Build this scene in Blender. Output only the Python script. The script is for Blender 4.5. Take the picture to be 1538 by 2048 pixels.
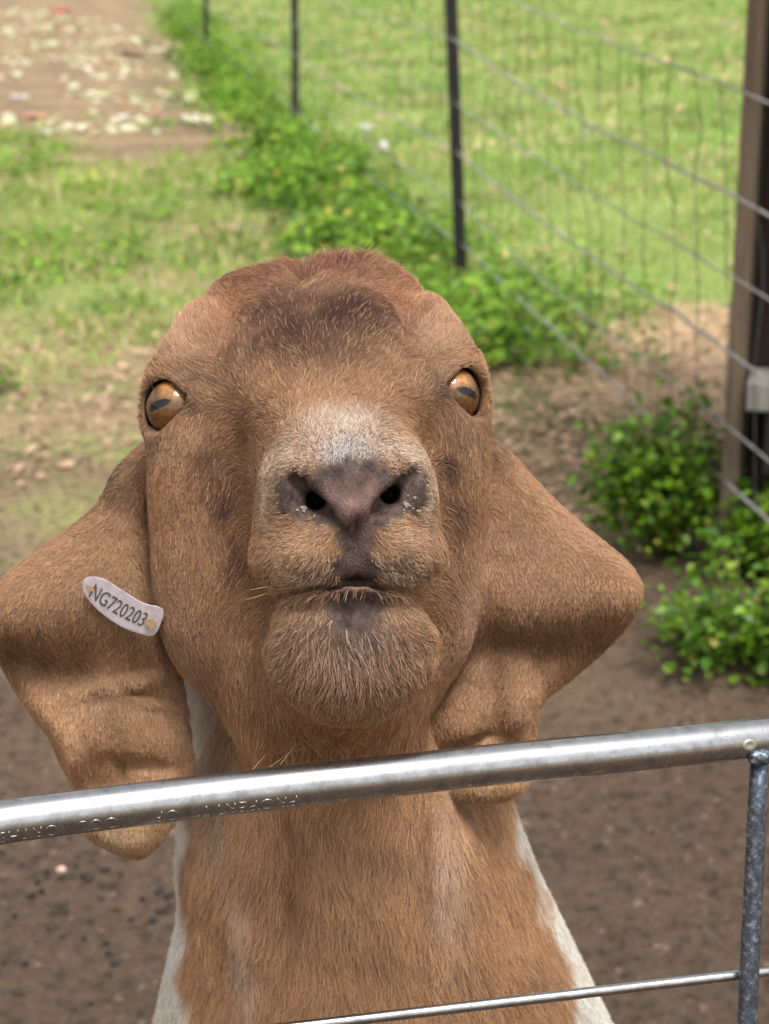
import bpy, bmesh, math, random
import numpy as np
from mathutils import Vector, Matrix

for o in list(bpy.data.objects):
    bpy.data.objects.remove(o, do_unlink=True)

sc = bpy.context.scene
COL = sc.collection
rng = np.random.default_rng(7)
random.seed(7)

# ------------------------------------------------------------------ camera
FPX = 3500.0                      # focal length in pixels of the 1538 x 2048 frame
CAM_H = 1.50
PITCH = math.radians(18.9)
cam_d = bpy.data.cameras.new('camera')
cam = bpy.data.objects.new('camera', cam_d)
COL.objects.link(cam)
cam.location = (0, 0, CAM_H)
cam.rotation_euler = (math.radians(90) - PITCH, 0, 0)
cam_d.sensor_fit = 'VERTICAL'
cam_d.sensor_height = 36.0
cam_d.sensor_width = 27.0
cam_d.lens = FPX / 2048 * 36.0
cam_d.clip_start = 0.02
cam_d.clip_end = 2000
cam_d.dof.use_dof = True
cam_d.dof.focus_distance = 0.95
cam_d.dof.aperture_fstop = cam_d.lens / 1000 / 0.0052
sc.camera = cam

# ------------------------------------------------------------------ sky, sun, exposure
SUN_EL, SUN_AZ = math.radians(70), math.radians(155)     # azimuth measured clockwise from +Y
world = bpy.data.worlds.new('World')
sc.world = world
world.use_nodes = True
wn = world.node_tree
wn.nodes.clear()
w_out = wn.nodes.new('ShaderNodeOutputWorld')
w_bg = wn.nodes.new('ShaderNodeBackground')
w_sky = wn.nodes.new('ShaderNodeTexSky')
w_hs = wn.nodes.new('ShaderNodeHueSaturation')
w_sky.sky_type = 'NISHITA'
w_sky.sun_disc = False
w_sky.sun_elevation = SUN_EL
w_sky.sun_rotation = SUN_AZ
w_sky.air_density = 1.0
w_sky.dust_density = 4.0
w_hs.inputs['Saturation'].default_value = 0.16
w_bg.inputs['Strength'].default_value = 0.105
wn.links.new(w_sky.outputs[0], w_hs.inputs['Color'])
wn.links.new(w_hs.outputs[0], w_bg.inputs['Color'])
wn.links.new(w_bg.outputs[0], w_out.inputs['Surface'])

sun_d = bpy.data.lights.new('sun', 'SUN')
sun_d.energy = 1.5
sun_d.angle = math.radians(22)
sun_d.color = (1.0, 0.95, 0.88)
sun = bpy.data.objects.new('sun', sun_d)
COL.objects.link(sun)
sdir = Vector((math.sin(SUN_AZ) * math.cos(SUN_EL), math.cos(SUN_AZ) * math.cos(SUN_EL), math.sin(SUN_EL)))
sun.rotation_euler = sdir.to_track_quat('Z', 'Y').to_euler()
sun.location = (0, 0, 20)

sc.view_settings.view_transform = 'Standard'
sc.view_settings.look = 'None'
sc.view_settings.exposure = 1.12
sc.view_settings.gamma = 1.0
sc.view_settings.use_curve_mapping = False
sc.render.engine = 'CYCLES'
sc.cycles.use_denoising = True
sc.cycles.max_bounces = 8
sc.cycles.diffuse_bounces = 3
sc.cycles.glossy_bounces = 4
sc.cycles.transmission_bounces = 4
sc.cycles.transparent_max_bounces = 8
sc.cycles.sample_clamp_indirect = 6
sc.cycles_curves.shape = 'RIBBONS'
sc.cycles_curves.subdivisions = 1

# ------------------------------------------------------------------ helpers
RIGHT = np.array([1.0, 0, 0])
UP = np.array([0, math.sin(PITCH), math.cos(PITCH)])
FWD = np.array([0, math.cos(PITCH), -math.sin(PITCH)])
EYE = np.array([0, 0, CAM_H])


def V(px, py, d):
    """metric right / up / depth of a thing that stands d metres away"""
    return np.array([(px - 769) / FPX * d, (1024 - py) / FPX * d, d])


def to_world(p):
    p = np.asarray(p, float)
    return EYE + p[..., 0:1] * RIGHT + p[..., 1:2] * UP + p[..., 2:3] * FWD


def W(px, py, d):
    return to_world(V(px, py, d))


def ground_pt(px, py, z=0.0):
    r = (px - 769) / FPX * RIGHT + (1024 - py) / FPX * UP + FWD
    t = (z - CAM_H) / r[2]
    return EYE + t * r


def mesh_obj(name, verts, faces, mat=None, parent=None, smooth=False):
    me = bpy.data.meshes.new(name)
    if isinstance(verts, np.ndarray):
        verts = np.ascontiguousarray(verts, dtype=np.float32)
        faces = np.ascontiguousarray(faces, dtype=np.int32)
        n = faces.shape[1]
        me.vertices.add(len(verts))
        me.vertices.foreach_set('co', verts.ravel())
        me.loops.add(faces.size)
        me.loops.foreach_set('vertex_index', faces.ravel())
        me.polygons.add(len(faces))
        me.polygons.foreach_set('loop_start', np.arange(0, faces.size, n, dtype=np.int32))
        me.update(calc_edges=True)
        me.validate()
    else:
        me.from_pydata([tuple(v) for v in verts], [], [tuple(f) for f in faces])
        me.update()
    if smooth:
        me.polygons.foreach_set('use_smooth', np.ones(len(me.polygons), dtype=bool))
    if mat is not None:
        me.materials.append(mat)
    o = bpy.data.objects.new(name, me)
    COL.objects.link(o)
    if parent is not None:
        o.parent = parent
    return o


def tag(o, label=None, cat=None, group=None, kind=None):
    if label: o['label'] = label
    if cat: o['category'] = cat
    if group: o['group'] = group
    if kind: o['kind'] = kind
    return o


def empty(name, loc=(0, 0, 0)):
    o = bpy.data.objects.new(name, None)
    o.empty_display_size = 0.05
    COL.objects.link(o)
    o.location = loc
    return o


def set_col(o, cols, name='col'):
    a = o.data.attributes.new(name, 'FLOAT_COLOR', 'POINT')
    c = np.ones((len(cols), 4), dtype=np.float32)
    c[:, :3] = cols
    a.data.foreach_set('color', c.ravel())


class NT:
    """tiny node-tree builder"""
    def __init__(self, name):
        self.m = bpy.data.materials.new(name)
        self.m.use_nodes = True
        self.t = self.m.node_tree
        self.t.nodes.clear()
        self.out = self.n('OutputMaterial')
        self.b = self.n('BsdfPrincipled')
        self.l(self.b.outputs[0], self.out.inputs[0])

    def n(self, kind, **kw):
        nd = self.t.nodes.new('ShaderNode' + kind)
        for k, v in kw.items():
            setattr(nd, k, v)
        return nd

    def l(self, a, b):
        self.t.links.new(a, b)

    def noise(self, scale, detail=4, rough=0.6, vec=None, dist=0.0):
        nd = self.n('TexNoise')
        nd.inputs['Scale'].default_value = scale
        nd.inputs['Detail'].default_value = detail
        nd.inputs['Roughness'].default_value = rough
        nd.inputs['Distortion'].default_value = dist
        if vec is not None:
            self.l(vec, nd.inputs['Vector'])
        return nd

    def ramp(self, fac, stops, interp='LINEAR'):
        nd = self.n('ValToRGB')
        cr = nd.color_ramp
        cr.interpolation = interp
        while len(cr.elements) < len(stops):
            cr.elements.new(0.5)
        for e, (p, c) in zip(cr.elements, stops):
            e.position = p
            e.color = (*c, 1) if len(c) == 3 else c
        self.l(fac, nd.inputs[0])
        return nd

    def mix(self, fac, a, b, mode='MIX'):
        nd = self.n('Mix', data_type='RGBA', blend_type=mode)
        for s, v in ((nd.inputs[0], fac), (nd.inputs[6], a), (nd.inputs[7], b)):
            if hasattr(v, 'links'):
                self.l(v, s)
            elif isinstance(v, (int, float)):
                s.default_value = v
            else:
                s.default_value = (*v, 1)
        return nd.outputs[2]

    def bump(self, h, strength=0.3, dist=0.01):
        nd = self.n('Bump')
        nd.inputs['Strength'].default_value = strength
        nd.inputs['Distance'].default_value = dist
        self.l(h, nd.inputs['Height'])
        self.l(nd.outputs[0], self.b.inputs['Normal'])
        return nd

    def set(self, **kw):
        for k, v in kw.items():
            s = self.b.inputs[k.replace('_', ' ')]
            s.default_value = (*v, 1) if isinstance(v, tuple) and len(v) == 3 else v
        return self


def plain(name, col, rough=0.6, metal=0.0, **kw):
    t = NT(name)
    t.set(Base_Color=col, Roughness=rough, Metallic=metal, **kw)
    return t.m


def tube_mesh(path, rad, seg=12, caps=True):
    """verts, faces of a tube along a list of points, with a radius or a list of radii"""
    path = [Vector(p) for p in path]
    n = len(path)
    rads = rad if hasattr(rad, '__len__') else [rad] * n
    vs, fs = [], []
    ref = None
    for i, p in enumerate(path):
        t = (path[min(i + 1, n - 1)] - path[max(i - 1, 0)]).normalized()
        if ref is None:
            ref = t.orthogonal().normalized()
        ref = (ref - t * ref.dot(t)).normalized()
        b = t.cross(ref)
        for k in range(seg):
            a = 2 * math.pi * k / seg
            vs.append(p + (ref * math.cos(a) + b * math.sin(a)) * rads[i])
    for i in range(n - 1):
        for k in range(seg):
            k2 = (k + 1) % seg
            fs.append((i * seg + k, i * seg + k2, (i + 1) * seg + k2, (i + 1) * seg + k))
    if caps:
        fs.append(tuple(range(seg - 1, -1, -1)))
        fs.append(tuple((n - 1) * seg + k for k in range(seg)))
    return vs, fs


# ------------------------------------------------------------------ signed-distance sculpting
class Field:
    def __init__(self, lo, hi, h):
        self.h = h
        self.lo = np.array(lo, float)
        n = np.ceil((np.array(hi) - self.lo) / h).astype(int) + 1
        self.ax = [(self.lo[i] + h * np.arange(n[i])).astype(np.float32) for i in range(3)]
        self.F = np.full(n, 0.06, dtype=np.float32)

    def box(self, lo, hi):
        sl = []
        for i in range(3):
            a = int(np.clip(np.floor((lo[i] - self.lo[i]) / self.h), 0, len(self.ax[i])))
            b = int(np.clip(np.ceil((hi[i] - self.lo[i]) / self.h) + 1, 0, len(self.ax[i])))
            sl.append(slice(a, b))
        return tuple(sl)

    def coords(self, sl):
        return (self.ax[0][sl[0]][:, None, None], self.ax[1][sl[1]][None, :, None], self.ax[2][sl[2]][None, None, :])

    def add(self, sl, d, k):
        a = self.F[sl]
        if k > 0:
            h = np.maximum(k - np.abs(a - d), 0) / k
            self.F[sl] = np.minimum(a, d) - h * h * k * 0.25
        else:
            self.F[sl] = np.minimum(a, d)

    def cut(self, sl, d, k):
        a = self.F[sl]
        nd = -d
        h = np.maximum(k - np.abs(a - nd), 0) / max(k, 1e-9)
        self.F[sl] = np.maximum(a, nd) + h * h * k * 0.25

    def ell_d(self, c, r, R=None, marg=0.03):
        """ellipsoid at c with radii r; R rows are its axes"""
        c = np.asarray(c, float)
        r = np.asarray(r, float)
        R = np.eye(3) if R is None else np.asarray(R, float)
        ext = np.sqrt(((R.T * r) ** 2).sum(1)) + marg
        sl = self.box(c - ext, c + ext)
        x, y, z = self.coords(sl)
        x, y, z = x - np.float32(c[0]), y - np.float32(c[1]), z - np.float32(c[2])
        k0 = 0
        k1 = 0
        for i in range(3):
            q = np.float32(R[i][0]) * x + np.float32(R[i][1]) * y + np.float32(R[i][2]) * z
            k0 = k0 + (q / np.float32(r[i])) ** 2
            k1 = k1 + (q / np.float32(r[i] ** 2)) ** 2
        k0 = np.sqrt(k0)
        return sl, k0 * (k0 - 1) / np.maximum(np.sqrt(k1), 1e-6)

    def ell(self, c, r, k=0.02, R=None):
        sl, d = self.ell_d(c, r, R, k + 0.012)
        self.add(sl, d, k)

    def cell(self, c, r, k=0.004, R=None):
        sl, d = self.ell_d(c, r, R, k + 0.012)
        self.cut(sl, d, k)

    def cone_d(self, a, b, ra, rb, marg=0.03, sq=None):
        a, b = np.asarray(a, float), np.asarray(b, float)
        m = max(ra, rb) + marg
        sl = self.box(np.minimum(a, b) - m, np.maximum(a, b) + m)
        x, y, z = self.coords(sl)
        ab = b - a
        L2 = float(ab @ ab)
        t = ((x - a[0]) * ab[0] + (y - a[1]) * ab[1] + (z - a[2]) * ab[2]) / L2
        t = np.clip(t, 0, 1).astype(np.float32)
        d = np.sqrt((x - a[0] - t * ab[0]) ** 2 + (y - a[1] - t * ab[1]) ** 2 + (z - a[2] - t * ab[2]) ** 2)
        return sl, d - (ra + t * (rb - ra))

    def cone(self, a, b, ra, rb, k=0.02):
        sl, d = self.cone_d(a, b, ra, rb, k + 0.012)
        self.add(sl, d, k)

    def ccone(self, a, b, ra, rb, k=0.004):
        sl, d = self.cone_d(a, b, ra, rb, k + 0.012)
        self.cut(sl, d, k)

    def rbox(self, c, half, rnd, k=0.02, R=None):
        c = np.asarray(c, float)
        half = np.asarray(half, float)
        R = np.eye(3) if R is None else np.asarray(R, float)
        ext = (np.abs(R.T) * (half + rnd)).sum(1) + k + 0.012
        sl = self.box(c - ext, c + ext)
        x, y, z = self.coords(sl)
        x, y, z = x - c[0], y - c[1], z - c[2]
        o = 0
        m = -1e9
        for i in range(3):
            q = np.abs(R[i][0] * x + R[i][1] * y + R[i][2] * z) - half[i]
            o = o + np.maximum(q, 0) ** 2
            m = np.maximum(m, q)
        d = (np.sqrt(o) + np.minimum(m, 0) - rnd).astype(np.float32)
        self.add(sl, d, k)

    def bump(self, c, r, amt):
        """push the surface out by amt metres in a soft ball"""
        c = np.asarray(c, float)
        r3 = np.ones(3) * r if np.isscalar(r) else np.asarray(r, float)
        sl = self.box(c - r3 * 2.6, c + r3 * 2.6)
        x, y, z = self.coords(sl)
        g = np.exp(-(((x - c[0]) / r3[0]) ** 2 + ((y - c[1]) / r3[1]) ** 2 + ((z - c[2]) / r3[2]) ** 2))
        self.F[sl] -= (amt * g).astype(np.float32)

    def mesh(self):
        F = self.F
        s = F < 0
        c = np.zeros(tuple(n - 1 for n in F.shape), dtype=np.uint8)
        for i in (0, 1):
            for j in (0, 1):
                for k in (0, 1):
                    c += s[i:F.shape[0] - 1 + i, j:F.shape[1] - 1 + j, k:F.shape[2] - 1 + k]
        act = (c > 0) & (c < 8)
        idx = np.argwhere(act)
        vid = np.full(act.shape, -1, dtype=np.int32)
        vid[act] = np.arange(len(idx))
        corner = np.array([(i, j, k) for i in (0, 1) for j in (0, 1) for k in (0, 1)])
        vals = np.stack([F[idx[:, 0] + a, idx[:, 1] + b, idx[:, 2] + e] for a, b, e in corner], 1)
        pos = np.zeros((len(idx), 3))
        cnt = np.zeros(len(idx))
        for u in range(8):
            for v in range(u + 1, 8):
                if np.abs(corner[u] - corner[v]).sum() != 1:
                    continue
                a, b = vals[:, u], vals[:, v]
                m = (a < 0) != (b < 0)
                t = np.where(m, a / np.where(m, a - b, 1), 0)
                pos += np.where(m[:, None], corner[u] + t[:, None] * (corner[v] - corner[u]), 0)
                cnt += m
        pos = self.lo + (idx + pos / cnt[:, None]) * self.h
        faces = []
        for axis in range(3):
            a1, a2 = [(1, 2), (2, 0), (0, 1)][axis]
            sl0 = [slice(None)] * 3
            sl1 = [slice(None)] * 3
            sl0[axis] = slice(0, -1)
            sl1[axis] = slice(1, None)
            S0, S1 = s[tuple(sl0)], s[tuple(sl1)]
            e = np.argwhere(S0 != S1)
            ok = (e[:, a1] > 0) & (e[:, a2] > 0) & (e[:, a1] < F.shape[a1] - 1) & (e[:, a2] < F.shape[a2] - 1)
            e = e[ok]
            inside = S0[e[:, 0], e[:, 1], e[:, 2]]
            q = []
            for d1, d2 in ((-1, -1), (0, -1), (0, 0), (-1, 0)):
                p = e.copy()
                p[:, a1] += d1
                p[:, a2] += d2
                q.append(vid[p[:, 0], p[:, 1], p[:, 2]])
            q = np.stack(q, 1)
            q[~inside] = q[~inside][:, ::-1]
            faces.append(q)
        faces = np.concatenate(faces)
        return pos, faces

    def normals(self, p):
        """outward unit normal from the field's gradient"""
        g = np.zeros((len(p), 3))
        for i in range(3):
            e = np.zeros(3)
            e[i] = self.h
            g[:, i] = self.sample(p + e) - self.sample(p - e)
        return g / np.maximum(np.linalg.norm(g, axis=1, keepdims=True), 1e-9)

    def sample(self, p):
        q = (p - self.lo) / self.h
        i = np.clip(np.floor(q).astype(int), 0, np.array(self.F.shape) - 2)
        f = np.clip(q - i, 0, 1)
        out = 0
        for a in (0, 1):
            for b in (0, 1):
                for c in (0, 1):
                    w = (f[:, 0] if a else 1 - f[:, 0]) * (f[:, 1] if b else 1 - f[:, 1]) * (f[:, 2] if c else 1 - f[:, 2])
                    out = out + w * self.F[i[:, 0] + a, i[:, 1] + b, i[:, 2] + c]
        return out


def unit(v):
    v = np.asarray(v, float)
    return v / np.linalg.norm(v)


def frame_from(axis, up=(0, 1, 0)):
    """rows: side, up, axis"""
    w = unit(axis)
    u = unit(np.cross(up, w))
    return np.array([u, np.cross(w, u), w])


def poly_sd(px, py, poly):
    """signed distance of points to a closed polygon (negative inside)"""
    d = np.full(px.shape, 1e9)
    inside = np.zeros(px.shape, bool)
    n = len(poly)
    for i in range(n):
        ax_, ay = poly[i]
        bx, by = poly[(i + 1) % n]
        ex, ey = bx - ax_, by - ay
        wx, wy = px - ax_, py - ay
        t = np.clip((wx * ex + wy * ey) / (ex * ex + ey * ey + 1e-12), 0, 1)
        d = np.minimum(d, (wx - t * ex) ** 2 + (wy - t * ey) ** 2)
        c = ((ay > py) != (by > py)) & (px < (bx - ax_) * (py - ay) / (by - ay + 1e-12) + ax_)
        inside ^= c
    return np.where(inside, -1, 1) * np.sqrt(d)


def smooth_poly(pts, n=4):
    """Catmull-Rom through a closed list of points"""
    pts = np.array(pts, float)
    out = []
    m = len(pts)
    for i in range(m):
        p0, p1, p2, p3 = pts[i - 1], pts[i], pts[(i + 1) % m], pts[(i + 2) % m]
        for s in range(n):
            t = s / n
            out.append(0.5 * ((2 * p1) + (-p0 + p2) * t + (2 * p0 - 5 * p1 + 4 * p2 - p3) * t * t + (-p0 + 3 * p1 - 3 * p2 + p3) * t ** 3))
    return np.array(out)
FUR = 520000

# ------------------------------------------------------------------ the goat: sculpted as one surface
MM = 0.001
HG = 0.0021
G = Field((-0.285, -0.40, 0.845), (0.215, 0.185, 1.40), HG)

# neck and chest
G.cone(V(660, 1330, 1.15), V(705, 1720, 1.18), 0.070, 0.098, 0.03)
G.cone(V(705, 1720, 1.18), V(765, 2200, 1.26), 0.098, 0.160, 0.03)
G.cone(V(765, 1600, 1.19), V(945, 2230, 1.29), 0.068, 0.118, 0.04)
G.cone(V(645, 1650, 1.19), V(590, 2230, 1.29), 0.074, 0.112, 0.04)
G.cone(V(452, 1280, 1.205), V(500, 1680, 1.23), 0.030, 0.045, 0.03)
# throat cords running down the neck
G.cone(V(585, 1500, 1.085), V(640, 1990, 1.115), 0.026, 0.040, 0.03)
G.cone(V(800, 1500, 1.085), V(860, 1990, 1.120), 0.024, 0.040, 0.03)
# skull
G.ell(V(638, 722, 1.105), (0.075, 0.056, 0.080), 0.02)
G.ell(V(630, 660, 1.115), (0.062, 0.033, 0.062), 0.02)
G.ell(V(505, 610, 1.115), (0.028, 0.020, 0.04), 0.016)
G.ell(V(735, 600, 1.110), (0.034, 0.020, 0.04), 0.016)
G.ell(V(650, 760, 1.045), (0.064, 0.046, 0.062), 0.035)
# roman nose: bridge running forward
G.cone(V(652, 800, 1.045), V(696, 985, 0.925), 0.052, 0.034, 0.030)
G.ell(V(560, 850, 1.02), (0.025, 0.030, 0.045), 0.03)
G.ell(V(765, 840, 1.02), (0.025, 0.030, 0.045), 0.03)
G.ell(V(500, 880, 1.045), (0.030, 0.040, 0.040), 0.03)
G.ell(V(832, 870, 1.045), (0.026, 0.040, 0.040), 0.03)
G.ell(V(356, 752, 1.066), (0.015, 0.022, 0.024), 0.018)
G.ell(V(902, 732, 1.066), (0.014, 0.022, 0.024), 0.018)
# muzzle block
G.rbox(V(698, 1045, 0.945), (0.013, 0.014, 0.030), 0.025, 0.020)
G.ell(V(618, 1120, 0.932), (0.0285, 0.019, 0.032), 0.014)
G.ell(V(782, 1115, 0.932), (0.0285, 0.019, 0.032), 0.014)
G.ell(V(594, 985, 0.932), (0.0120, 0.022, 0.034), 0.012)
G.ell(V(808, 978, 0.932), (0.0120, 0.022, 0.034), 0.012)
G.cone(V(690, 1060, 0.96), V(650, 1050, 1.08), 0.044, 0.075, 0.03)
# cheeks and jaw
G.ell(V(430, 1085, 1.065), (0.038, 0.080, 0.052), 0.03)
G.ell(V(855, 1075, 1.065), (0.033, 0.080, 0.052), 0.03)
G.ell(V(452, 900, 1.06), (0.040, 0.050, 0.045), 0.03)
G.ell(V(840, 890, 1.06), (0.035, 0.050, 0.045), 0.03)
G.ell(V(640, 1250, 1.075), (0.085, 0.066, 0.060), 0.03)
G.ell(V(655, 1390, 1.065), (0.052, 0.042, 0.050), 0.03)
# chin
G.ell(V(703, 1305, 0.945), (0.045, 0.033, 0.042), 0.010)
G.ell(V(703, 1245, 0.935), (0.0430, 0.020, 0.034), 0.012)
G.cone(V(700, 1310, 0.96), V(660, 1320, 1.06), 0.034, 0.055, 0.02)
# orbits and brows
EYES = []
for (c, ax_, r) in ((V(366, 817, 1.046), unit((-0.60, 0.05, -0.80)), 0.0200),
                    (V(886, 792, 1.046), unit((0.70, 0.04, -0.72)), 0.0200)):
    EYES.append((c + ax_ * 0.0026, ax_, r))
    G.ell(c - ax_ * 0.0005, (0.0222, 0.0226, 0.0222), 0.018)
G.cone(V(330, 756, 1.048), V(405, 748, 1.036), 0.0060, 0.009, 0.014)
G.cone(V(928, 730, 1.050), V(862, 730, 1.040), 0.0060, 0.009, 0.014)
G.ell(V(405, 688, 1.068), (0.017, 0.026, 0.026), 0.016)
G.ell(V(857, 678, 1.068), (0.016, 0.026, 0.026), 0.016)

# --- carving
G.bump(V(588, 1730, 1.085), (0.008, 0.085, 0.03), -0.009)
G.bump(V(842, 1710, 1.085), (0.008, 0.085, 0.03), -0.009)
G.bump(V(510, 1850, 1.10), (0.010, 0.09, 0.03), 0.004)
G.bump(V(452, 670, 1.045), (0.009, 0.032, 0.03), -0.007)      # temple grooves beside the forehead
G.bump(V(812, 655, 1.045), (0.009, 0.032, 0.03), -0.007)
G.bump(V(606, 560, 1.06), (0.007, 0.014, 0.05), -0.006)       # notch in the crown
G.bump(V(470, 1000, 0.99), (0.017, 0.060, 0.030), -0.015)     # hollow between muzzle and cheek
G.bump(V(893, 990, 0.99), (0.013, 0.060, 0.030), -0.015)
# mouth: a lens-shaped slit and dark corners
def mouth_y(px):
    return 1171 + 0.00095 * (px - 712) ** 2


for px in np.arange(535, 876, 11):
    G.cell(V(px, mouth_y(px), 0.892 + 0.55e-6 * (px - 712) ** 2), (0.0045, 0.0017, 0.014), 0.003)
G.cell(V(520, 1215, 0.935), (0.007, 0.014, 0.020), 0.010)
G.cell(V(868, 1195, 0.935), (0.006, 0.012, 0.020), 0.010)
G.cell(V(713, 1166, 0.893), (0.0080, 0.0024, 0.014), 0.003)
# nose pad: a wedge of septum between two slanting, comma-shaped nostrils
G.cone(V(702, 955, 0.900), V(705, 1024, 0.889), 0.013, 0.0055, 0.010)
for sx, ax1, ay1, ax2, ay2 in ((-1, 655, 1002, 586, 958), (1, 757, 990, 826, 948)):
    G.ccone(V(ax1, ay1, 0.889), V(ax2, ay2, 0.894), 0.0056, 0.0048, 0.006)
    G.cell(V(ax1 + sx * 20, ay1 - 2, 0.890), (0.0150, 0.0095, 0.0075), 0.008, frame_from((0, 0, 1), unit((-sx * 0.5, 1, 0))))
    G.ccone(V(ax1 + sx * 24, ay1 - 1, 0.893), V(ax1 + sx * 20, ay1 - 4, 0.93), 0.0056, 0.0046, 0.003)
    G.bump(V(ax2 - sx * 16, ay2 - 30, 0.890), (0.015, 0.006, 0.012), 0.0042)       # wing over the nostril
    G.bump(V(ax2 + sx * 16, ay2 + 24, 0.897), (0.005, 0.014, 0.012), 0.0040)
    G.cone(V(ax1 + sx * 26, ay1 - 36, 0.8925), V(ax1 - sx * 36, ay1 + 20, 0.8860), 0.0034, 0.0030, 0.009)   # inner rim
G.bump(V(714, 1090, 0.889), (0.0018, 0.022, 0.012), -0.0030)     # philtrum groove
G.bump(V(713, 1184, 0.894), (0.011, 0.0030, 0.010), 0.0040)      # lower lip
for px in (693, 706, 720, 733):
    G.bump(V(px, 1178, 0.892), (0.0018, 0.0018, 0.006), 0.0022)

# --- eye openings
for c, w, r in EYES:
    s = np.sign(w[0])
    R = frame_from(w, (0.10 * s, 1, 0))
    sl = G.box(c - 0.04, c + 0.04)
    x, y, z = G.coords(sl)
    q = [R[i][0] * (x - c[0]) + R[i][1] * (y - c[1]) + R[i][2] * (z - c[2]) for i in range(3)]
    inner = q[0] * (1 if R[0][0] * s < 0 else -1)          # positive towards the nose
    a = 0.0172 + 0.0058 * (inner > 0)
    b = 0.0158 * np.clip(1 - 0.5 * np.clip(inner / 0.021, 0, 1) ** 1.6, 0.2, 1)
    e = (np.sqrt((inner / a) ** 2 + (q[1] / b) ** 2) - 1) * 0.013
    d = np.maximum(e, -q[2] + 0.002).astype(np.float32)
    G.cut(sl, d, 0.003)
    d = (np.sqrt((x - c[0]) ** 2 + (y - c[1]) ** 2 + (z - c[2]) ** 2) - r - 0.0004).astype(np.float32)
    G.cut(sl, d, 0.002)

# --- ears: thick folded sheets
def ear(poly_px, nominal, prof, folds, thick, k):
    P2 = smooth_poly([V(a, b, nominal)[:2] for a, b in poly_px], 4)
    lo = np.array([*(P2.min(0) - 0.02), 0.95])
    hi = np.array([*(P2.max(0) + 0.02), 1.22])
    sl = G.box(lo, hi)
    x, y, z = G.coords(sl)
    x2, y2 = np.meshgrid(x[:, 0, 0].astype(float), y[0, :, 0].astype(float), indexing='ij')
    sd = poly_sd(x2, y2, P2)
    px = x2 / nominal * FPX + 769
    py = 1024 - y2 / nominal * FPX
    d0 = np.interp(py, [p[0] for p in prof], [p[1] for p in prof])
    # soften the profile
    for _ in range(60):
        d0 = np.concatenate([d0[:, :1], (d0[:, :-2] + d0[:, 1:-1] + d0[:, 2:]) / 3, d0[:, -1:]], 1)
    for (cx, cy, rx, ry, ang, amt) in folds:
        ca, sa = math.cos(math.radians(ang)), math.sin(math.radians(ang))
        u = ((px - cx) * ca + (py - cy) * sa) / rx
        v = (-(px - cx) * sa + (py - cy) * ca) / ry
        d0 = d0 + amt * MM * np.exp(-u * u - v * v)
    d0 = d0 + 0.020 * np.exp(sd / 0.010)                 # edges roll away
    gx, gy = np.gradient(d0, HG)
    f = 1 / np.sqrt(1 + gx ** 2 + gy ** 2)
    th = thick * np.clip(-sd / 0.012, 0.35, 1)
    a = np.abs(z - d0[:, :, None]) * f[:, :, None] - th[:, :, None]
    b = np.broadcast_to(sd[:, :, None], a.shape)
    kk = 0.004
    h = np.maximum(kk - np.abs(a - b), 0) / kk
    d = (np.maximum(a, b) + h * h * kk * 0.25).astype(np.float32)
    G.add(sl, d, k)


EAR_L = [(300, 850), (250, 885), (205, 935), (178, 1000), (120, 1055), (55, 1105), (5, 1150), (-30, 1215), (-38, 1285), (-15, 1350),
         (35, 1425), (80, 1480), (100, 1540), (125, 1600), (150, 1680), (200, 1715), (262, 1735), (305, 1712), (345, 1655),
         (378, 1570), (378, 1500), (362, 1400), (342, 1310), (328, 1240), (322, 1160), (316, 1100), (300, 1050), (320, 1000), (345, 930), (345, 860)]
ear(EAR_L, 1.065,
    [(840, 1.105), (960, 1.090), (1080, 1.068), (1220, 1.042), (1340, 1.078), (1400, 1.074), (1480, 1.058), (1565, 1.090), (1640, 1.072), (1740, 1.07)],
    [(-10, 1230, 90, 60, -20, -12), (60, 1330, 120, 40, 12, 7), (215, 1420, 40, 110, 10, -9), (330, 1430, 45, 90, 0, 7), (270, 1525, 60, 22, 12, 9),
     (300, 1120, 30, 90, 0, 16), (170, 1180, 60, 100, 20, -6), (235, 1540, 14, 50, -15, 8), (150, 1520, 16, 60, 5, -7), (240, 990, 40, 40, 0, -6),
     (250, 1370, 90, 14, -15, -4), (290, 1395, 60, 10, 20, 4), (335, 1060, 34, 190, 0, 16)],
    0.0052, 0.004)
EAR_R = [(930, 840), (985, 862), (1040, 905), (1090, 965), (1150, 1025), (1208, 1075), (1255, 1118), (1281, 1165), (1276, 1215), (1252, 1265),
         (1212, 1315), (1150, 1368), (1098, 1408), (1082, 1450), (1080, 1510), (1072, 1560), (1050, 1597), (1000, 1614), (950, 1617),
         (900, 1607), (862, 1570), (836, 1500), (845, 1440), (870, 1380), (885, 1300), (890, 1200), (890, 1000), (900, 880)]
ear(EAR_R, 1.075,
    [(830, 1.112), (950, 1.095), (1080, 1.075), (1215, 1.048), (1310, 1.086), (1380, 1.080), (1430, 1.062), (1500, 1.090), (1620, 1.07)],
    [(1240, 1185, 70, 60, 20, -13), (1110, 1280, 150, 40, -10, 7), (1040, 1420, 26, 90, 10, -9), (985, 1400, 24, 90, 15, 9), (900, 1430, 60, 40, 0, -8),
     (930, 1480, 80, 18, -14, 9), (985, 1250, 40, 70, 0, 8), (1080, 1090, 50, 120, -20, -5), (1020, 1510, 16, 50, 0, 7), (960, 1590, 60, 20, -5, -5), (900, 1080, 48, 260, 0, 20), (1010, 1330, 30, 60, 15, -6), (1075, 1330, 20, 60, 20, 5)],
    0.0052, 0.004)

gp, gf = G.mesh()
print('goat verts', len(gp), 'faces', len(gf))

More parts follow.
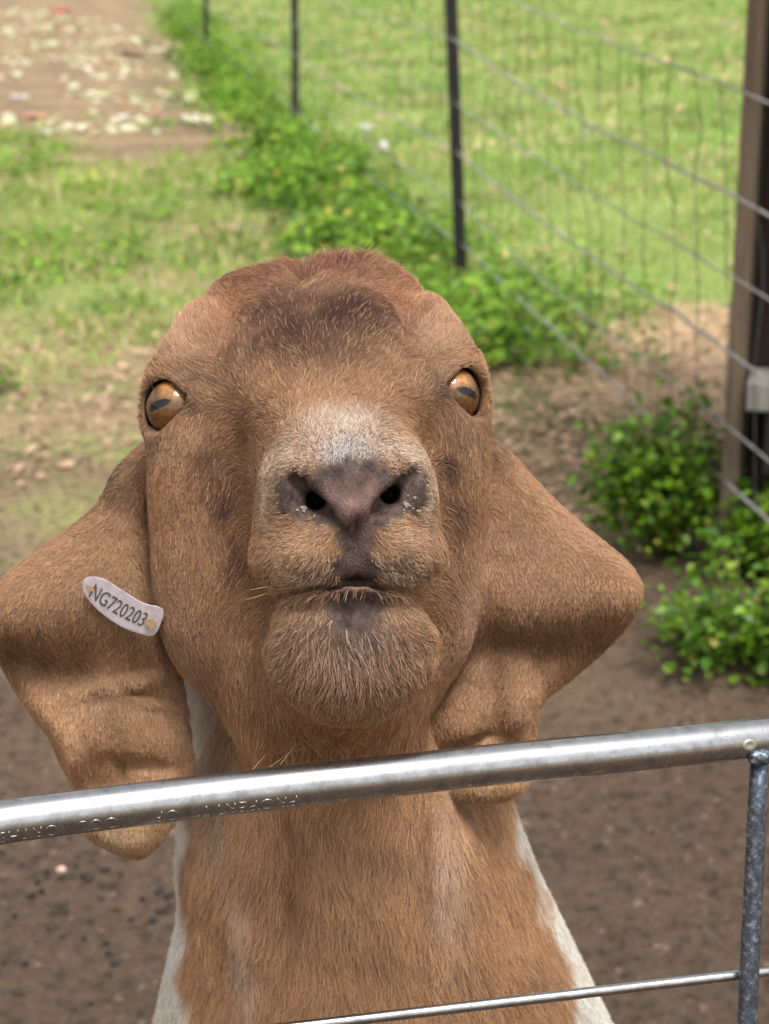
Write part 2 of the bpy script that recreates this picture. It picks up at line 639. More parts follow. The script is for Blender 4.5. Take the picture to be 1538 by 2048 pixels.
# ------------------------------------------------------------------ coat: colours, lie and length of the hair
def lin(r, g, b):
    c = np.array([r, g, b]) / 255.0
    return np.where(c <= 0.04045, c / 12.92, ((c + 0.055) / 1.055) ** 2.4)


def nearby(p, px, py, d, rx, ry, rz=0.05):
    c = V(px, py, d)
    k = d / FPX
    return np.exp(-(((p[:, 0] - c[0]) / (rx * k)) ** 2 + ((p[:, 1] - c[1]) / (ry * k)) ** 2 + ((p[:, 2] - c[2]) / rz) ** 2))


def wob(p, f, seed=0):
    """cheap smooth noise, about -1..1"""
    r = np.random.default_rng(seed)
    out = np.zeros(len(p))
    for i in range(5):
        k = r.normal(size=3)
        k = k / np.linalg.norm(k) * f * (0.7 + 0.8 * r.random())
        out += np.sin(p @ k + r.random() * 6.28)
    return out / 2.6


# markings, some of them painted shade of creases and recesses: px, py, depth of the centre, radii in px, colour as seen, strength
MARKS_AND_SHADE = [
    (392, 815, 1.030, 26, 16, 0.04, (44, 34, 30), 0.95),
    (880, 792, 1.030, 22, 16, 0.04, (44, 34, 30), 0.95),
    (395, 1430, 1.19, 70, 180, 0.06, (214, 204, 190), 0.95),
    (800, 600, 1.06, 60, 50, 0.05, (200, 134, 88), 0.75),
    (480, 620, 1.06, 60, 60, 0.05, (200, 138, 92), 0.75),
    (640, 668, 1.03, 185, 100, 0.07, (58, 23, 10), 1.0),
    (600, 720, 1.02, 110, 60, 0.06, (72, 34, 17), 0.85),
    (720, 640, 1.03, 70, 60, 0.06, (56, 22, 13), 0.9),
    (650, 540, 1.07, 110, 40, 0.06, (98, 42, 22), 0.8),
    (460, 560, 1.09, 80, 45, 0.06, (112, 62, 38), 0.5),
    (660, 800, 0.98, 120, 40, 0.05, (156, 108, 70), 0.5),
    (375, 690, 1.06, 60, 70, 0.05, (190, 148, 114), 0.75),
    (880, 680, 1.06, 50, 70, 0.05, (190, 148, 114), 0.75),
    (310, 700, 1.08, 34, 60, 0.05, (112, 76, 54), 0.5),
    (940, 680, 1.08, 30, 60, 0.05, (116, 76, 54), 0.5),
    (405, 770, 1.035, 40, 34, 0.05, (134, 106, 84), 0.7),
    (870, 765, 1.035, 34, 34, 0.05, (134, 106, 84), 0.6),
    (340, 890, 1.05, 60, 40, 0.05, (164, 130, 102), 0.6),
    (930, 870, 1.05, 40, 40, 0.05, (150, 118, 92), 0.6),
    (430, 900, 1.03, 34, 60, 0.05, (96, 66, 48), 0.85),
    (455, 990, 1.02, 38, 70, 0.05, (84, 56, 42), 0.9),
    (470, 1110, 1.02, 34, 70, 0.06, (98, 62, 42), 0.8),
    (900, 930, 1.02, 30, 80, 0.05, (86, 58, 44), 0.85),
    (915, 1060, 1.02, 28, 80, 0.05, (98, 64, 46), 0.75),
    (360, 1020, 1.05, 50, 90, 0.05, (158, 108, 72), 0.5),
    (380, 1260, 1.05, 40, 90, 0.05, (158, 122, 98), 0.6),
    (930, 1230, 1.05, 34, 90, 0.05, (176, 138, 116), 0.7),
    # muzzle
    (690, 852, 0.925, 80, 34, 0.05, (196, 176, 158), 0.95),
    (700, 905, 0.895, 60, 34, 0.03, (150, 146, 150), 1.0),
    (560, 925, 0.92, 44, 34, 0.03, (186, 166, 140), 0.95),
    (830, 915, 0.92, 40, 34, 0.03, (186, 166, 140), 0.95),
    (548, 1000, 0.92, 26, 60, 0.03, (190, 168, 142), 0.95),
    (852, 990, 0.92, 24, 60, 0.03, (190, 168, 142), 0.95),
    (600, 1078, 0.90, 60, 34, 0.03, (206, 162, 122), 0.95),
    (815, 1072, 0.90, 50, 34, 0.03, (204, 162, 124), 0.95),
    (560, 1130, 0.91, 40, 30, 0.03, (176, 138, 96), 0.6),
    (640, 1140, 0.90, 60, 28, 0.03, (96, 76, 62), 0.85),
    (790, 1135, 0.90, 56, 28, 0.03, (92, 72, 60), 0.85),
    (600, 1170, 0.90, 60, 16, 0.03, (150, 122, 94), 0.7),
    (820, 1160, 0.90, 50, 16, 0.03, (150, 122, 94), 0.7),
    # chin
    (703, 1300, 0.905, 130, 90, 0.05, (146, 112, 90), 0.8),
    (560, 1290, 0.93, 36, 70, 0.04, (176, 140, 104), 0.7),
    (848, 1290, 0.93, 34, 70, 0.04, (172, 134, 98), 0.7),
    (710, 1250, 0.90, 90, 40, 0.04, (128, 104, 90), 0.8),
    (515, 1225, 0.94, 22, 40, 0.03, (84, 60, 46), 0.9),  # painted shade in the recess at the left mouth corner
    (872, 1205, 0.94, 16, 40, 0.03, (84, 60, 46), 0.9),  # same painted recess shade, right mouth corner
    (660, 1480, 1.02, 120, 50, 0.06, (162, 118, 82), 0.5),
    # ears
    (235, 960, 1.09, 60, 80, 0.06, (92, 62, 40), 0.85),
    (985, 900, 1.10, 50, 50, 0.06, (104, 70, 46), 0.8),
    (200, 1150, 1.05, 160, 120, 0.06, (152, 114, 78), 0.7),
    (60, 1320, 1.07, 120, 40, 0.06, (112, 78, 48), 0.5),  # shade under the left ear's fold, painted into the coat
    (240, 1420, 1.06, 120, 90, 0.06, (154, 116, 80), 0.6),
    (240, 1680, 1.07, 100, 60, 0.06, (176, 146, 106), 0.7),
    (1100, 1120, 1.06, 130, 110, 0.06, (160, 120, 86), 0.7),
    (1150, 1290, 1.08, 130, 36, 0.06, (116, 80, 52), 0.5),  # painted shade along the right ear's crease
    (1000, 1400, 1.07, 110, 70, 0.06, (152, 112, 78), 0.6),
    (960, 1590, 1.07, 90, 40, 0.06, (168, 132, 88), 0.7),
    # neck
    (490, 1900, 1.11, 28, 160, 0.08, (206, 174, 150), 0.9),
    (890, 1740, 1.10, 30, 130, 0.08, (204, 170, 146), 0.85),
    (590, 1720, 1.09, 26, 120, 0.08, (150, 104, 66), 0.6),  # groove shade painted down the left of the neck
    (845, 1700, 1.09, 20, 110, 0.08, (148, 104, 70), 0.6),  # painted shade of the right neck groove
    (430, 1480, 1.12, 40, 90, 0.07, (150, 126, 108), 0.8),
    (440, 1640, 1.12, 34, 90, 0.07, (168, 142, 120), 0.7),
]
BASE = lin(160, 116, 78)
NECK = lin(188, 140, 96)
WHITE = lin(228, 222, 210)
SKIN_D = lin(56, 44, 40)
SKIN_P = lin(96, 78, 71)


NOSE_PAD = np.array([V(a_, b_, 0.892)[:2] for a_, b_ in [(550, 965), (575, 938), (625, 944), (662, 925), (702, 918), (745, 920), (785, 936), (835, 930), (858, 955), (856, 1000), (838, 1028), (785, 1045), (752, 1062),
                     (750, 1100), (764, 1142), (748, 1168), (712, 1176), (684, 1170), (664, 1144), (676, 1100), (670, 1062), (615, 1050), (566, 1034), (548, 1000)]])
LIP_PAD = np.array([V(a_, b_, 0.896)[:2] for a_, b_ in [(664, 1174), (764, 1174), (780, 1205), (760, 1245), (708, 1268), (660, 1248), (642, 1212)]])


def bare(p):
    """1 where the skin has no hair: nose pad, philtrum, lips, nostrils"""
    b = np.zeros(len(p))
    q = p[:, :2]
    n8 = 0.0016 * wob(p, 700, 41) + 0.0012 * wob(p, 1700, 42)
    for poly in (NOSE_PAD, LIP_PAD):
        sd = poly_sd(q[:, 0], q[:, 1], poly) + n8
        b = np.maximum(b, np.clip(0.5 - sd / 0.0045, 0, 1) * (p[:, 2] < 0.955))
    for c, w, r in EYES:
        rr = np.linalg.norm(p - c, axis=1)
        b = np.maximum(b, np.clip((0.0216 - rr) / 0.0010, 0, 1) * ((p - c) @ w > 0))
    return b


def coat_colour(p):
    n = len(p)
    px = p[:, 0] / p[:, 2] * FPX + 769
    head = np.clip((p[:, 1] + 0.125) / 0.04, 0, 1)[:, None]
    c = NECK * (1 - head) + BASE * head
    for (x, y, d, rx, ry, rz, col, s) in MARKS_AND_SHADE:
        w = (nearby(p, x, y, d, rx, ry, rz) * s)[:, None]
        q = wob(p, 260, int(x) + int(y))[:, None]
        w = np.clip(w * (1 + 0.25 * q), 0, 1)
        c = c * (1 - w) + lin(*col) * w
    # white flanks of the neck and everything behind the shoulder
    ax_x = np.interp(p[:, 1], [-0.40, -0.30, -0.22, -0.10], [0.005, -0.005, -0.022, -0.030])
    half = np.interp(p[:, 1], [-0.40, -0.30, -0.22, -0.12, -0.08], [0.136, 0.123, 0.108, 0.092, 0.090])
    lat = np.abs(p[:, 0] - ax_x) - half * np.where(p[:, 0] < ax_x, 1.03, 1.0) + 0.004 * wob(p, 120, 3)
    back = (p[:, 2] - 1.205) - 0.5 * np.clip(p[:, 1] + 0.3, -0.1, 0.3)
    low = np.clip((-0.105 - p[:, 1]) / 0.02, 0, 1)
    w = np.clip(np.maximum(lat, back) / 0.010 + 0.3, 0, 1) * low * (np.abs(p[:, 0] - ax_x) < 0.20)
    w = w * (1 - ear_mask(p))
    c = c * (1 - w[:, None]) + WHITE * w[:, None]
    c = c * (1 + 0.10 * wob(p, 90, 11) + 0.08 * wob(p, 420, 12))[:, None]
    lum = (c @ np.array([0.3, 0.6, 0.1]))[:, None]
    return np.clip((c * 0.86 + lum * 0.14) * (0.96 + 0.04 * w[:, None]), 0.01, 1)


def ear_mask(p):
    l = (p[:, 0] < V(395, 0, 1.065)[0]) & (p[:, 1] < V(0, 860, 1.065)[1]) & (p[:, 1] > V(0, 1750, 1.065)[1]) & (p[:, 2] < 1.16)
    r = (p[:, 0] > V(850, 0, 1.075)[0]) & (p[:, 1] < V(0, 850, 1.075)[1]) & (p[:, 1] > V(0, 1620, 1.075)[1]) & (p[:, 2] < 1.16) & (p[:, 2] > 1.035)
    return (l | r).astype(float)


# lie of the hair: px, py, then the direction it points (right, down)
LIE = [(700, 870, 0, -1), (640, 780, 0, -1), (560, 760, -.5, -.8), (750, 760, .5, -.8), (560, 690, -.5, -.8), (740, 680, .5, -.8), (640, 640, 0.1, -1),
       (500, 590, -.8, -.5), (780, 580, .8, -.5), (640, 545, .1, -1), (720, 540, .4, -1), (560, 545, -.6, -.8), (440, 560, -.7, -.6),
       (380, 650, -.3, -1), (880, 650, .3, -1), (420, 760, -.6, -.6), (855, 750, .6, -.6), (330, 740, -.7, -.6), (940, 720, .7, -.6),
       (330, 890, -.1, 1), (400, 870, -.1, 1), (480, 850, -.8, .3), (820, 850, .8, .3), (430, 960, -.2, 1), (400, 1100, 0, 1), (340, 1100, -.1, 1), (450, 1300, .3, 1),
       (940, 890, .1, 1), (895, 870, .1, 1), (900, 960, .2, 1), (920, 1100, 0, 1), (890, 1300, -.3, 1), (520, 920, -.9, -.3), (860, 910, .9, -.3),
       (540, 1010, -1, .2), (590, 1080, -1, .1), (540, 1150, -.8, .6), (820, 1070, 1, .1), (860, 1000, 1, .2), (860, 1140, .8, .6),
       (640, 1140, -.6, .9), (780, 1135, .6, .9), (690, 1170, -.1, 1), (560, 1260, -.9, .5), (640, 1260, -.4, 1), (700, 1270, 0, 1), (770, 1260, .4, 1), (840, 1250, .9, .5),
       (580, 1350, -.5, .9), (620, 1390, -.2, 1), (700, 1390, 0, 1), (780, 1385, .2, 1), (830, 1340, .5, .9), (660, 1480, -.1, 1),
       (240, 960, -.4, 1), (150, 1080, -.5, 1), (30, 1180, -.5, 1), (60, 1300, .1, 1), (200, 1400, .1, 1), (250, 1250, 0, 1), (300, 1500, .2, 1), (120, 1480, .2, 1), (250, 1640, 0, 1),
       (1040, 960, .4, 1), (1180, 1120, .5, 1), (1250, 1200, .2, 1), (1100, 1250, 0, 1), (1000, 1400, -.1, 1), (1060, 1480, 0, 1), (960, 1590, -.1, 1),
       (600, 1700, -.1, 1), (700, 1700, 0, 1), (820, 1700, .1, 1), (700, 2000, 0, 1), (450, 1900, -.2, 1), (1000, 1850, .3, 1), (1100, 2000, .4, 1), (400, 1550, 0, 1)]
LIE_P = np.array([V(a, b, 1.0)[:2] for a, b, _, _ in LIE])
LIE_D = np.array([(c, -d) for _, _, c, d in LIE])


def hair_lie(p, n):
    q = p[:, :2] / p[:, 2:3]
    t = np.zeros((len(p), 2))
    for c, d in zip(LIE_P, LIE_D):
        w = 1 / (((q - c) ** 2).sum(1) + 1e-5) ** 1.7
        t += w[:, None] * d
    t /= np.linalg.norm(t, axis=1, keepdims=True) + 1e-9
    a = 0.24 * wob(p, 150, 21) + 0.20 * wob(p, 480, 22)
    ca, sa = np.cos(a), np.sin(a)
    t = np.stack([t[:, 0] * ca - t[:, 1] * sa, t[:, 0] * sa + t[:, 1] * ca, np.zeros(len(p))], 1)
    # away from the nose, i.e. to the back, where the surface runs along the view
    t[:, 2] += 0.55 * np.clip(1 - np.abs(n[:, 2]), 0, 1)
    t -= (t * n).sum(1, keepdims=True) * n
    return t / np.maximum(np.linalg.norm(t, axis=1, keepdims=True), 1e-6)


def hair_len(p):
    L = np.full(len(p), 0.0068)
    em = ear_mask(p)
    L = L * (1 - em) + 0.0046 * em
    low = np.clip((-0.10 - p[:, 1]) / 0.03, 0, 1) * (1 - em)
    L = L * (1 - low) + 0.0135 * low
    for px, py, d, rx, ry, rz, v in ((698, 930, 0.89, 150, 90, 0.04, 0.0024), (700, 1090, 0.90, 190, 70, 0.04, 0.0036), (703, 1330, 0.92, 150, 90, 0.05, 0.0110),
                                     (703, 1235, 0.90, 120, 30, 0.04, 0.0045), (670, 520, 1.10, 110, 40, 0.05, 0.022), (640, 640, 1.04, 130, 60, 0.05, 0.0070),
                                     (650, 1500, 1.03, 150, 60, 0.06, 0.018), (530, 1190, 0.93, 40, 30, 0.03, 0.012), (860, 1180, 0.93, 30, 30, 0.03, 0.012),
                                     (350, 840, 1.03, 70, 70, 0.04, 0.0042), (920, 800, 1.03, 60, 70, 0.04, 0.0042), (470, 1420, 1.06, 60, 80, 0.05, 0.016)):
        w = np.clip(nearby(p, px, py, d, rx, ry, rz) * 1.3, 0, 1)
        L = L * (1 - w) + v * w
    return L


def grow(name, P, N, T, L, C, mat, parent, rad=0.00012, lift=0.25, clump=0.45, cell=0.0035, r=rng, spread=0.20):
    """a hair-curves object: one strand a root; P N T L C are root, normal, lie, length, colour"""
    n = len(P)
    lf = np.clip(lift * (0.6 + 0.8 * r.random(n)), 0.05, 1.3)[:, None]
    B = np.cross(N, T)
    s = (r.normal(size=n) * spread)[:, None]
    D = T * np.cos(lf) * np.cos(s) + B * np.sin(s) * np.cos(lf) + N * np.sin(lf)
    D /= np.linalg.norm(D, axis=1, keepdims=True)
    Lv = (L * (0.65 + 0.6 * r.random(n)))[:, None]
    tip = P + D * Lv - N * (Lv * np.sin(lf) * 0.35)
    # clumps: tips drawn together
    key = np.floor((P + r.normal(size=P.shape) * cell * 0.25) / cell).astype(np.int64)
    key = key - key.min(0)
    key = (key[:, 0] * 100003 + key[:, 1]) * 100003 + key[:, 2]
    _, inv = np.unique(key, return_inverse=True)
    cnt = np.bincount(inv)
    mean = np.stack([np.bincount(inv, weights=tip[:, i]) / cnt for i in range(3)], 1)[inv]
    pull = (clump * (0.5 + r.random(n)))[:, None]
    tip = tip + (mean - tip) * np.clip(pull, 0, 0.9) + r.normal(size=P.shape) * Lv * 0.05
    m1 = P + D * Lv * 0.36
    m2 = P + D * Lv * 0.70 - N * (Lv * np.sin(lf) * 0.12)
    m2 = m2 + (mean - (P + D * Lv)) * np.clip(pull, 0, 0.9) * 0.45
    pts = np.stack([P - N * 0.0008, m1, m2, tip], 1)
    hc = bpy.data.hair_curves.new(name)
    hc.add_curves([4] * n)
    hc.attributes['position'].data.foreach_set('vector', to_world(pts.reshape(-1, 3)).astype(np.float32).ravel())
    ra = hc.attributes.get('radius') or hc.attributes.new('radius', 'FLOAT', 'POINT')
    rv = np.tile(np.array([1.0, 0.95, 0.7, 0.25]), (n, 1)) * (rad * (0.7 + 0.6 * r.random(n)))[:, None]
    ra.data.foreach_set('value', rv.astype(np.float32).ravel())
    ca = hc.attributes.new('col', 'FLOAT_COLOR', 'POINT')
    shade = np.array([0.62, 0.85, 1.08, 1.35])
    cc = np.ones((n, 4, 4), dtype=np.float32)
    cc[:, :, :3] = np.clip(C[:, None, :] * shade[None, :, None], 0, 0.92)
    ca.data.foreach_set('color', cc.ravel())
    hc.materials.append(mat)
    o = bpy.data.objects.new(name, hc)
    COL.objects.link(o)
    if parent is not None:
        o.parent = parent
    return o


# materials of the coat and the skin below
t = NT('goat_hair')
at = t.n('Attribute', attribute_name='col')
t.l(at.outputs['Color'], t.b.inputs['Base Color'])
t.set(Roughness=0.48, Specular_IOR_Level=0.35)
HAIR = t.m
t = NT('goat_skin')
at = t.n('Attribute', attribute_name='col')
nz = t.noise(420, 6, 0.75)
rz_ = t.ramp(nz.outputs[0], [(0.30, (0.45, 0.43, 0.42)), (0.50, (1.0, 1.0, 1.0)), (0.62, (1.15, 1.15, 1.15)), (0.72, (2.1, 2.1, 2.1))])
t.l(t.mix(1.0, at.outputs['Color'], rz_.outputs[0], 'MULTIPLY'), t.b.inputs['Base Color'])
t.set(Roughness=0.55, Specular_IOR_Level=0.35)
nb = t.noise(1400, 3, 0.7)
vb = t.n('TexVoronoi')
vb.inputs['Scale'].default_value = 700
ad = t.n('Math', operation='ADD')
t.l(nb.outputs[0], ad.inputs[0])
t.l(vb.outputs['Distance'], ad.inputs[1])
t.bump(ad.outputs[0], 0.6, 0.0012)
SKIN = t.m

goat = empty('goat', tuple(to_world(V(700, 2050, 1.3)) * np.array([1, 1, 0])))
goat_loc = np.array(goat.location)
tag(goat, 'tan brown goat with long drooping ears peering up over the metal rail', 'goat')
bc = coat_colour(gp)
bb = bare(gp)
mott = np.clip(0.5 + 0.5 * wob(gp, 520, 31) + 0.35 * wob(gp, 1300, 32), 0, 1)[:, None]
skin = SKIN_D * (1 - mott) + SKIN_P * mott
pinkish = np.clip(nearby(gp, 708, 1010, 0.882, 26, 26, 0.02) + nearby(gp, 655, 985, 0.882, 18, 22, 0.02) * 0.6 + nearby(gp, 745, 975, 0.882, 16, 22, 0.02) * 0.6 + 1.2 * nearby(gp, 713, 1182, 0.893, 36, 12, 0.02), 0, 1)[:, None]
skin = skin * (1 - 0.75 * pinkish) + lin(140, 106, 98) * 0.75 * pinkish
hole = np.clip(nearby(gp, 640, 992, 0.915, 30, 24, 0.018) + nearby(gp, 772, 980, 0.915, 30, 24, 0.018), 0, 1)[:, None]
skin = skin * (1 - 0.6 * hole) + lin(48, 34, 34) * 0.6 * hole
rim = np.zeros(len(gp))
for c, w, r in EYES:
    rr = np.linalg.norm(gp - c, axis=1)
    rim = np.maximum(rim, np.clip((0.0222 - rr) / 0.0015, 0, 1) * ((gp - c) @ w > -0.004))
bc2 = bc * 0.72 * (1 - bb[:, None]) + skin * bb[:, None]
bc2 = bc2 * (1 - 0.9 * rim[:, None]) + lin(38, 28, 26) * 0.9 * rim[:, None]
body = mesh_obj('body', to_world(gp) - goat_loc, gf, SKIN, goat, smooth=True)
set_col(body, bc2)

if FUR:
    tri = gp[gf]
    ctr = tri.mean(1)
    nv = np.cross(tri[:, 2] - tri[:, 0], tri[:, 3] - tri[:, 1])
    ar = np.linalg.norm(nv, axis=1) * 0.5
    nv = nv / np.maximum(np.linalg.norm(nv, axis=1, keepdims=True), 1e-12)
    view = ctr / np.linalg.norm(ctr, axis=1, keepdims=True)
    face_cam = -(nv * view).sum(1)
    dens = np.where(face_cam > -0.25, 1.0, 0.22)
    Lq = hair_len(ctr)
    dens = dens * np.clip(0.0080 / Lq, 0.6, 2.6)
    dens *= np.where(ctr[:, 1] < -0.44 * ctr[:, 2] / 1.4 * 1.4, 0.3, 1.0)
    wgt = ar * dens
    NH = FUR
    pick = rng.choice(len(wgt), size=NH, p=wgt / wgt.sum())
    u, v = rng.random((NH, 1)), rng.random((NH, 1))
    q = tri[pick]
    P = (q[:, 0] * (1 - u) + q[:, 1] * u) * (1 - v) + (q[:, 3] * (1 - u) + q[:, 2] * u) * v
    keep = rng.random(NH) > bare(P) * 1.02 + 0.0
    for c, w, r in EYES:
        rr = np.linalg.norm(P - c, axis=1)
        keep &= ~((rr < 0.0217) & ((P - c) @ w > -0.002))
    ppx = P[:, 0] / P[:, 2] * FPX + 769
    ppy = 1024 - P[:, 1] / P[:, 2] * FPX
    keep &= ~((np.abs(ppy - mouth_y(ppx)) < 6) & (np.abs(ppx - 705) < 185) & (P[:, 2] < 0.95))
    P = P[keep]
    N = G.normals(P)
    T = hair_lie(P, N)
    L = hair_len(P)
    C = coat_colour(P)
    k = len(P)
    C = C * (0.72 + 0.55 * rng.random(k))[:, None]
    # grizzled muzzle: pale and dark hairs side by side
    gz = np.clip(nearby(P, 698, 920, 0.90, 170, 80, 0.04) + 0.6 * nearby(P, 700, 1140, 0.90, 170, 40, 0.04) + 0.4 * nearby(P, 703, 1290, 0.91, 150, 90, 0.05), 0, 1)
    rr = rng.random(k)
    C = np.where((rr < gz * 0.40)[:, None], C * 0.40, C)
    C = np.where((rr > 1 - gz * 0.45)[:, None], C * 0.4 + lin(222, 205, 186) * 0.6, C)
    # sun-bleached single hairs
    bl = rng.random(k) < 0.06 * (1 - 0.7 * nearby(P, 640, 650, 1.04, 190, 90, 0.06))
    C = np.where(bl[:, None], C * 0.5 + lin(226, 184, 138) * 0.5, C)
    L = np.where(bl, L * 1.25, L)
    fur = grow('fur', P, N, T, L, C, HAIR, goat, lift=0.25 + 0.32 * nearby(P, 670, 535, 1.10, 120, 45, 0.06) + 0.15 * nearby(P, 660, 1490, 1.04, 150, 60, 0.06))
    fur.location = -goat_loc
    tag(fur, kind='stuff')

# ------------------------------------------------------------------ ground
def gpoly(pts):
    return np.array([ground_pt(a, b)[:2] for a, b in pts])


FENCE_PX = [(1455, 1165), (928, 592), (590, 276), (410, 112)]
FP = np.array([ground_pt(a, b) for a, b in FENCE_PX])
print('fence feet', FP.round(2).tolist())
Z_PEN = gpoly([(-900, 330), (-200, 285), (120, 275), (260, 310), (440, 300), (520, 380), (600, 470), (560, 560), (420, 645), (300, 655), (120, 690), (0, 745), (-400, 860), (-1200, 980)])
Z_WEED = gpoly([(375, 20), (420, 60), (500, 190), (560, 250), (680, 345), (800, 450), (905, 560), (1010, 600), (1120, 660), (1225, 735), (1190, 790), (1060, 745), (940, 700),
                (830, 640), (700, 560), (600, 460), (560, 400), (520, 300), (440, 190), (400, 100), (350, 40)])
e = (FP[1] - FP[0])[:2]
Z_PADDOCK = np.array([FP[0][:2] + e * 0.62, FP[1][:2] - e * 0.1, FP[2][:2], FP[3][:2], FP[3][:2] + (FP[3] - FP[2])[:2] * 12, (60, 80), (60, 6), (4.0, 6.0), FP[0][:2] + e * 0.62 + np.array([0.9, 0.1])])
Z_DIRT2 = gpoly([(1180, 640), (1290, 600), (1460, 595), (1700, 600), (1700, 830), (1440, 860), (1300, 830), (1200, 760)])
Z_SCRAP = gpoly([(-700, 90), (-300, 30), (100, 20), (330, 60), (420, 150), (430, 240), (300, 280), (0, 300), (-400, 285), (-650, 200)])


def gnoise(x, y, f, seed):
    r = np.random.default_rng(seed)
    o = np.zeros_like(x)
    for i in range(7):
        a = r.random() * 6.283
        k = f * (0.6 + 0.9 * r.random())
        o = o + np.sin(k * (x * math.cos(a) + y * math.sin(a)) + r.random() * 6.283)
    return o / 3.2


def ground_z(x, y):
    near = np.exp(-np.maximum(np.hypot(x, y) - 5, 0) / 8)
    z = 0.014 * gnoise(x, y, 3.0, 1) + near * (0.007 * gnoise(x, y, 17, 2) + 0.004 * gnoise(x, y, 48, 3) + 0.0025 * gnoise(x, y, 120, 4))
    # bank of loose earth on the right under the weeds
    b = ground_pt(1500, 1440)[:2]
    z = z + 0.06 * np.exp(-((x - b[0]) / 0.28) ** 2 - ((y - b[1] - 0.25) / 0.30) ** 2)
    return z


rows = np.concatenate([-np.geomspace(300, 0.3, 40), np.linspace(0, 1.6, 14)[1:], np.linspace(1.6, 9, 300)[1:], np.linspace(9, 40, 160)[1:], np.geomspace(40, 900, 40)[1:]])
f1 = np.linspace(-0.30, 0.30, 190)
f2 = np.geomspace(0.31, 60, 48)
cols = np.concatenate([-f2[::-1], f1, f2])
YY, FF = np.meshgrid(rows, cols, indexing='ij')
XX = FF * (np.abs(YY) + 1.0)
ZZ = ground_z(XX, YY)
gv = np.stack([XX, YY, ZZ], -1).reshape(-1, 3)
nr, nc = XX.shape
ii = (np.arange(nr - 1)[:, None] * nc + np.arange(nc - 1)[None, :]).ravel()
gfaces = np.stack([ii, ii + 1, ii + nc + 1, ii + nc], 1)

MUD = lin(87, 72, 60)
MUD_D = lin(70, 57, 47)
SOIL = lin(158, 136, 108)
STRAW = lin(204, 176, 144)
GREEN = lin(134, 154, 78)
GREEN_D = lin(72, 98, 40)


def zone(x, y, poly, soft, seed=0, wav=0.1):
    sd = poly_sd(x, y, poly) + wav * gnoise(x, y, 9, 40 + seed) + wav * 0.6 * gnoise(x, y, 26, 60 + seed) + wav * 2.2 * gnoise(x, y, 1.7, 20 + seed)
    return np.clip(0.5 - sd / soft, 0, 1)


def ground_col(x, y):
    r = np.hypot(x, y)
    dry = np.clip((r - 3.0) / 2.2 + 0.25 * gnoise(x, y, 4, 70), 0, 1)[:, None]
    c = MUD * (1 - dry) + SOIL * dry
    m = np.clip(0.5 + 0.5 * gnoise(x, y, 7, 71) + 0.3 * gnoise(x, y, 30, 72), 0, 1)[:, None]
    c = c * (1 - 0.45 * m) + MUD_D * 0.45 * m
    for poly, soft, seed, colr, amt, wv in ((Z_PADDOCK, 0.5, 1, GREEN, 0.95, 0.1), (Z_PEN, 1.6, 2, GREEN, 0.75, 0.45), (Z_WEED, 1.0, 3, GREEN_D, 0.8, 0.22), (Z_DIRT2, 0.4, 4, STRAW, 0.9, 0.1)):
        w = zone(x, y, poly, soft, seed, wv)[:, None] * amt
        c = c * (1 - w) + colr * w
    w = zone(x, y, Z_PEN, 0.8, 2, 0.2) * np.clip(gnoise(x, y, 8, 80) * 1.2 + 0.1, 0, 1)
    c = c * (1 - 0.6 * w[:, None]) + SOIL * 0.6 * w[:, None]
    far = np.clip((y - 60) / 60, 0, 1)[:, None]
    return c * (1 - far) + GREEN * far


t = NT('ground_soil')
at = t.n('Attribute', attribute_name='col')
co = t.n('TexCoord')
n1 = t.noise(38, 6, 0.7, co.outputs['Object'])
n2 = t.noise(160, 4, 0.7, co.outputs['Object'])
r1 = t.ramp(n1.outputs[0], [(0.34, (0.36, 0.36, 0.36)), (0.47, (0.92, 0.91, 0.90)), (0.66, (1.35, 1.33, 1.29))])
c1 = t.mix(1.0, at.outputs['Color'], r1.outputs[0], 'MULTIPLY')
r2 = t.ramp(n2.outputs[0], [(0.32, (0.55, 0.54, 0.53)), (0.48, (1, 1, 1)), (0.70, (1.25, 1.25, 1.25))])
t.l(t.mix(0.85, c1, r2.outputs[0], 'MULTIPLY'), t.b.inputs['Base Color'])
t.set(Roughness=0.85, Specular_IOR_Level=0.25)
mx = t.n('Math', operation='ADD')
t.l(n1.outputs[0], mx.inputs[0])
t.l(n2.outputs[0], mx.inputs[1])
t.bump(mx.outputs[0], 0.7, 0.012)
ground = mesh_obj('ground', gv, gfaces, t.m, smooth=True)
set_col(ground, ground_col(gv[:, 0], gv[:, 1]))
tag(ground, 'bare brown mud and soil turning to green pasture further off', kind='structure')

# ------------------------------------------------------------------ vegetation
def leaf_mat(name, rough=0.5, trans=0.25):
    t = NT(name)
    at = t.n('Attribute', attribute_name='col')
    t.l(at.outputs['Color'], t.b.inputs['Base Color'])
    t.set(Roughness=rough, Specular_IOR_Level=0.4)
    tr = t.n('BsdfTranslucent')
    t.l(at.outputs['Color'], tr.inputs['Color'])
    ms = t.n('MixShader')
    ms.inputs[0].default_value = trans
    t.l(t.b.outputs[0], ms.inputs[1])
    t.l(tr.outputs[0], ms.inputs[2])
    t.l(ms.outputs[0], t.out.inputs[0])
    return t.m


GRASS_M = leaf_mat('grass_blade', 0.55, 0.3)
LEAF_M = leaf_mat('leaf_green', 0.38, 0.3)


def scatter(poly, n, bounds=None, r=rng):
    lo, hi = (poly.min(0), poly.max(0)) if bounds is None else bounds
    out = np.zeros((0, 2))
    while len(out) < n:
        q = lo + (hi - lo) * r.random((n * 2, 2))
        out = np.concatenate([out, q[poly_sd(q[:, 0], q[:, 1], poly) < 0]])
    return out[:n]


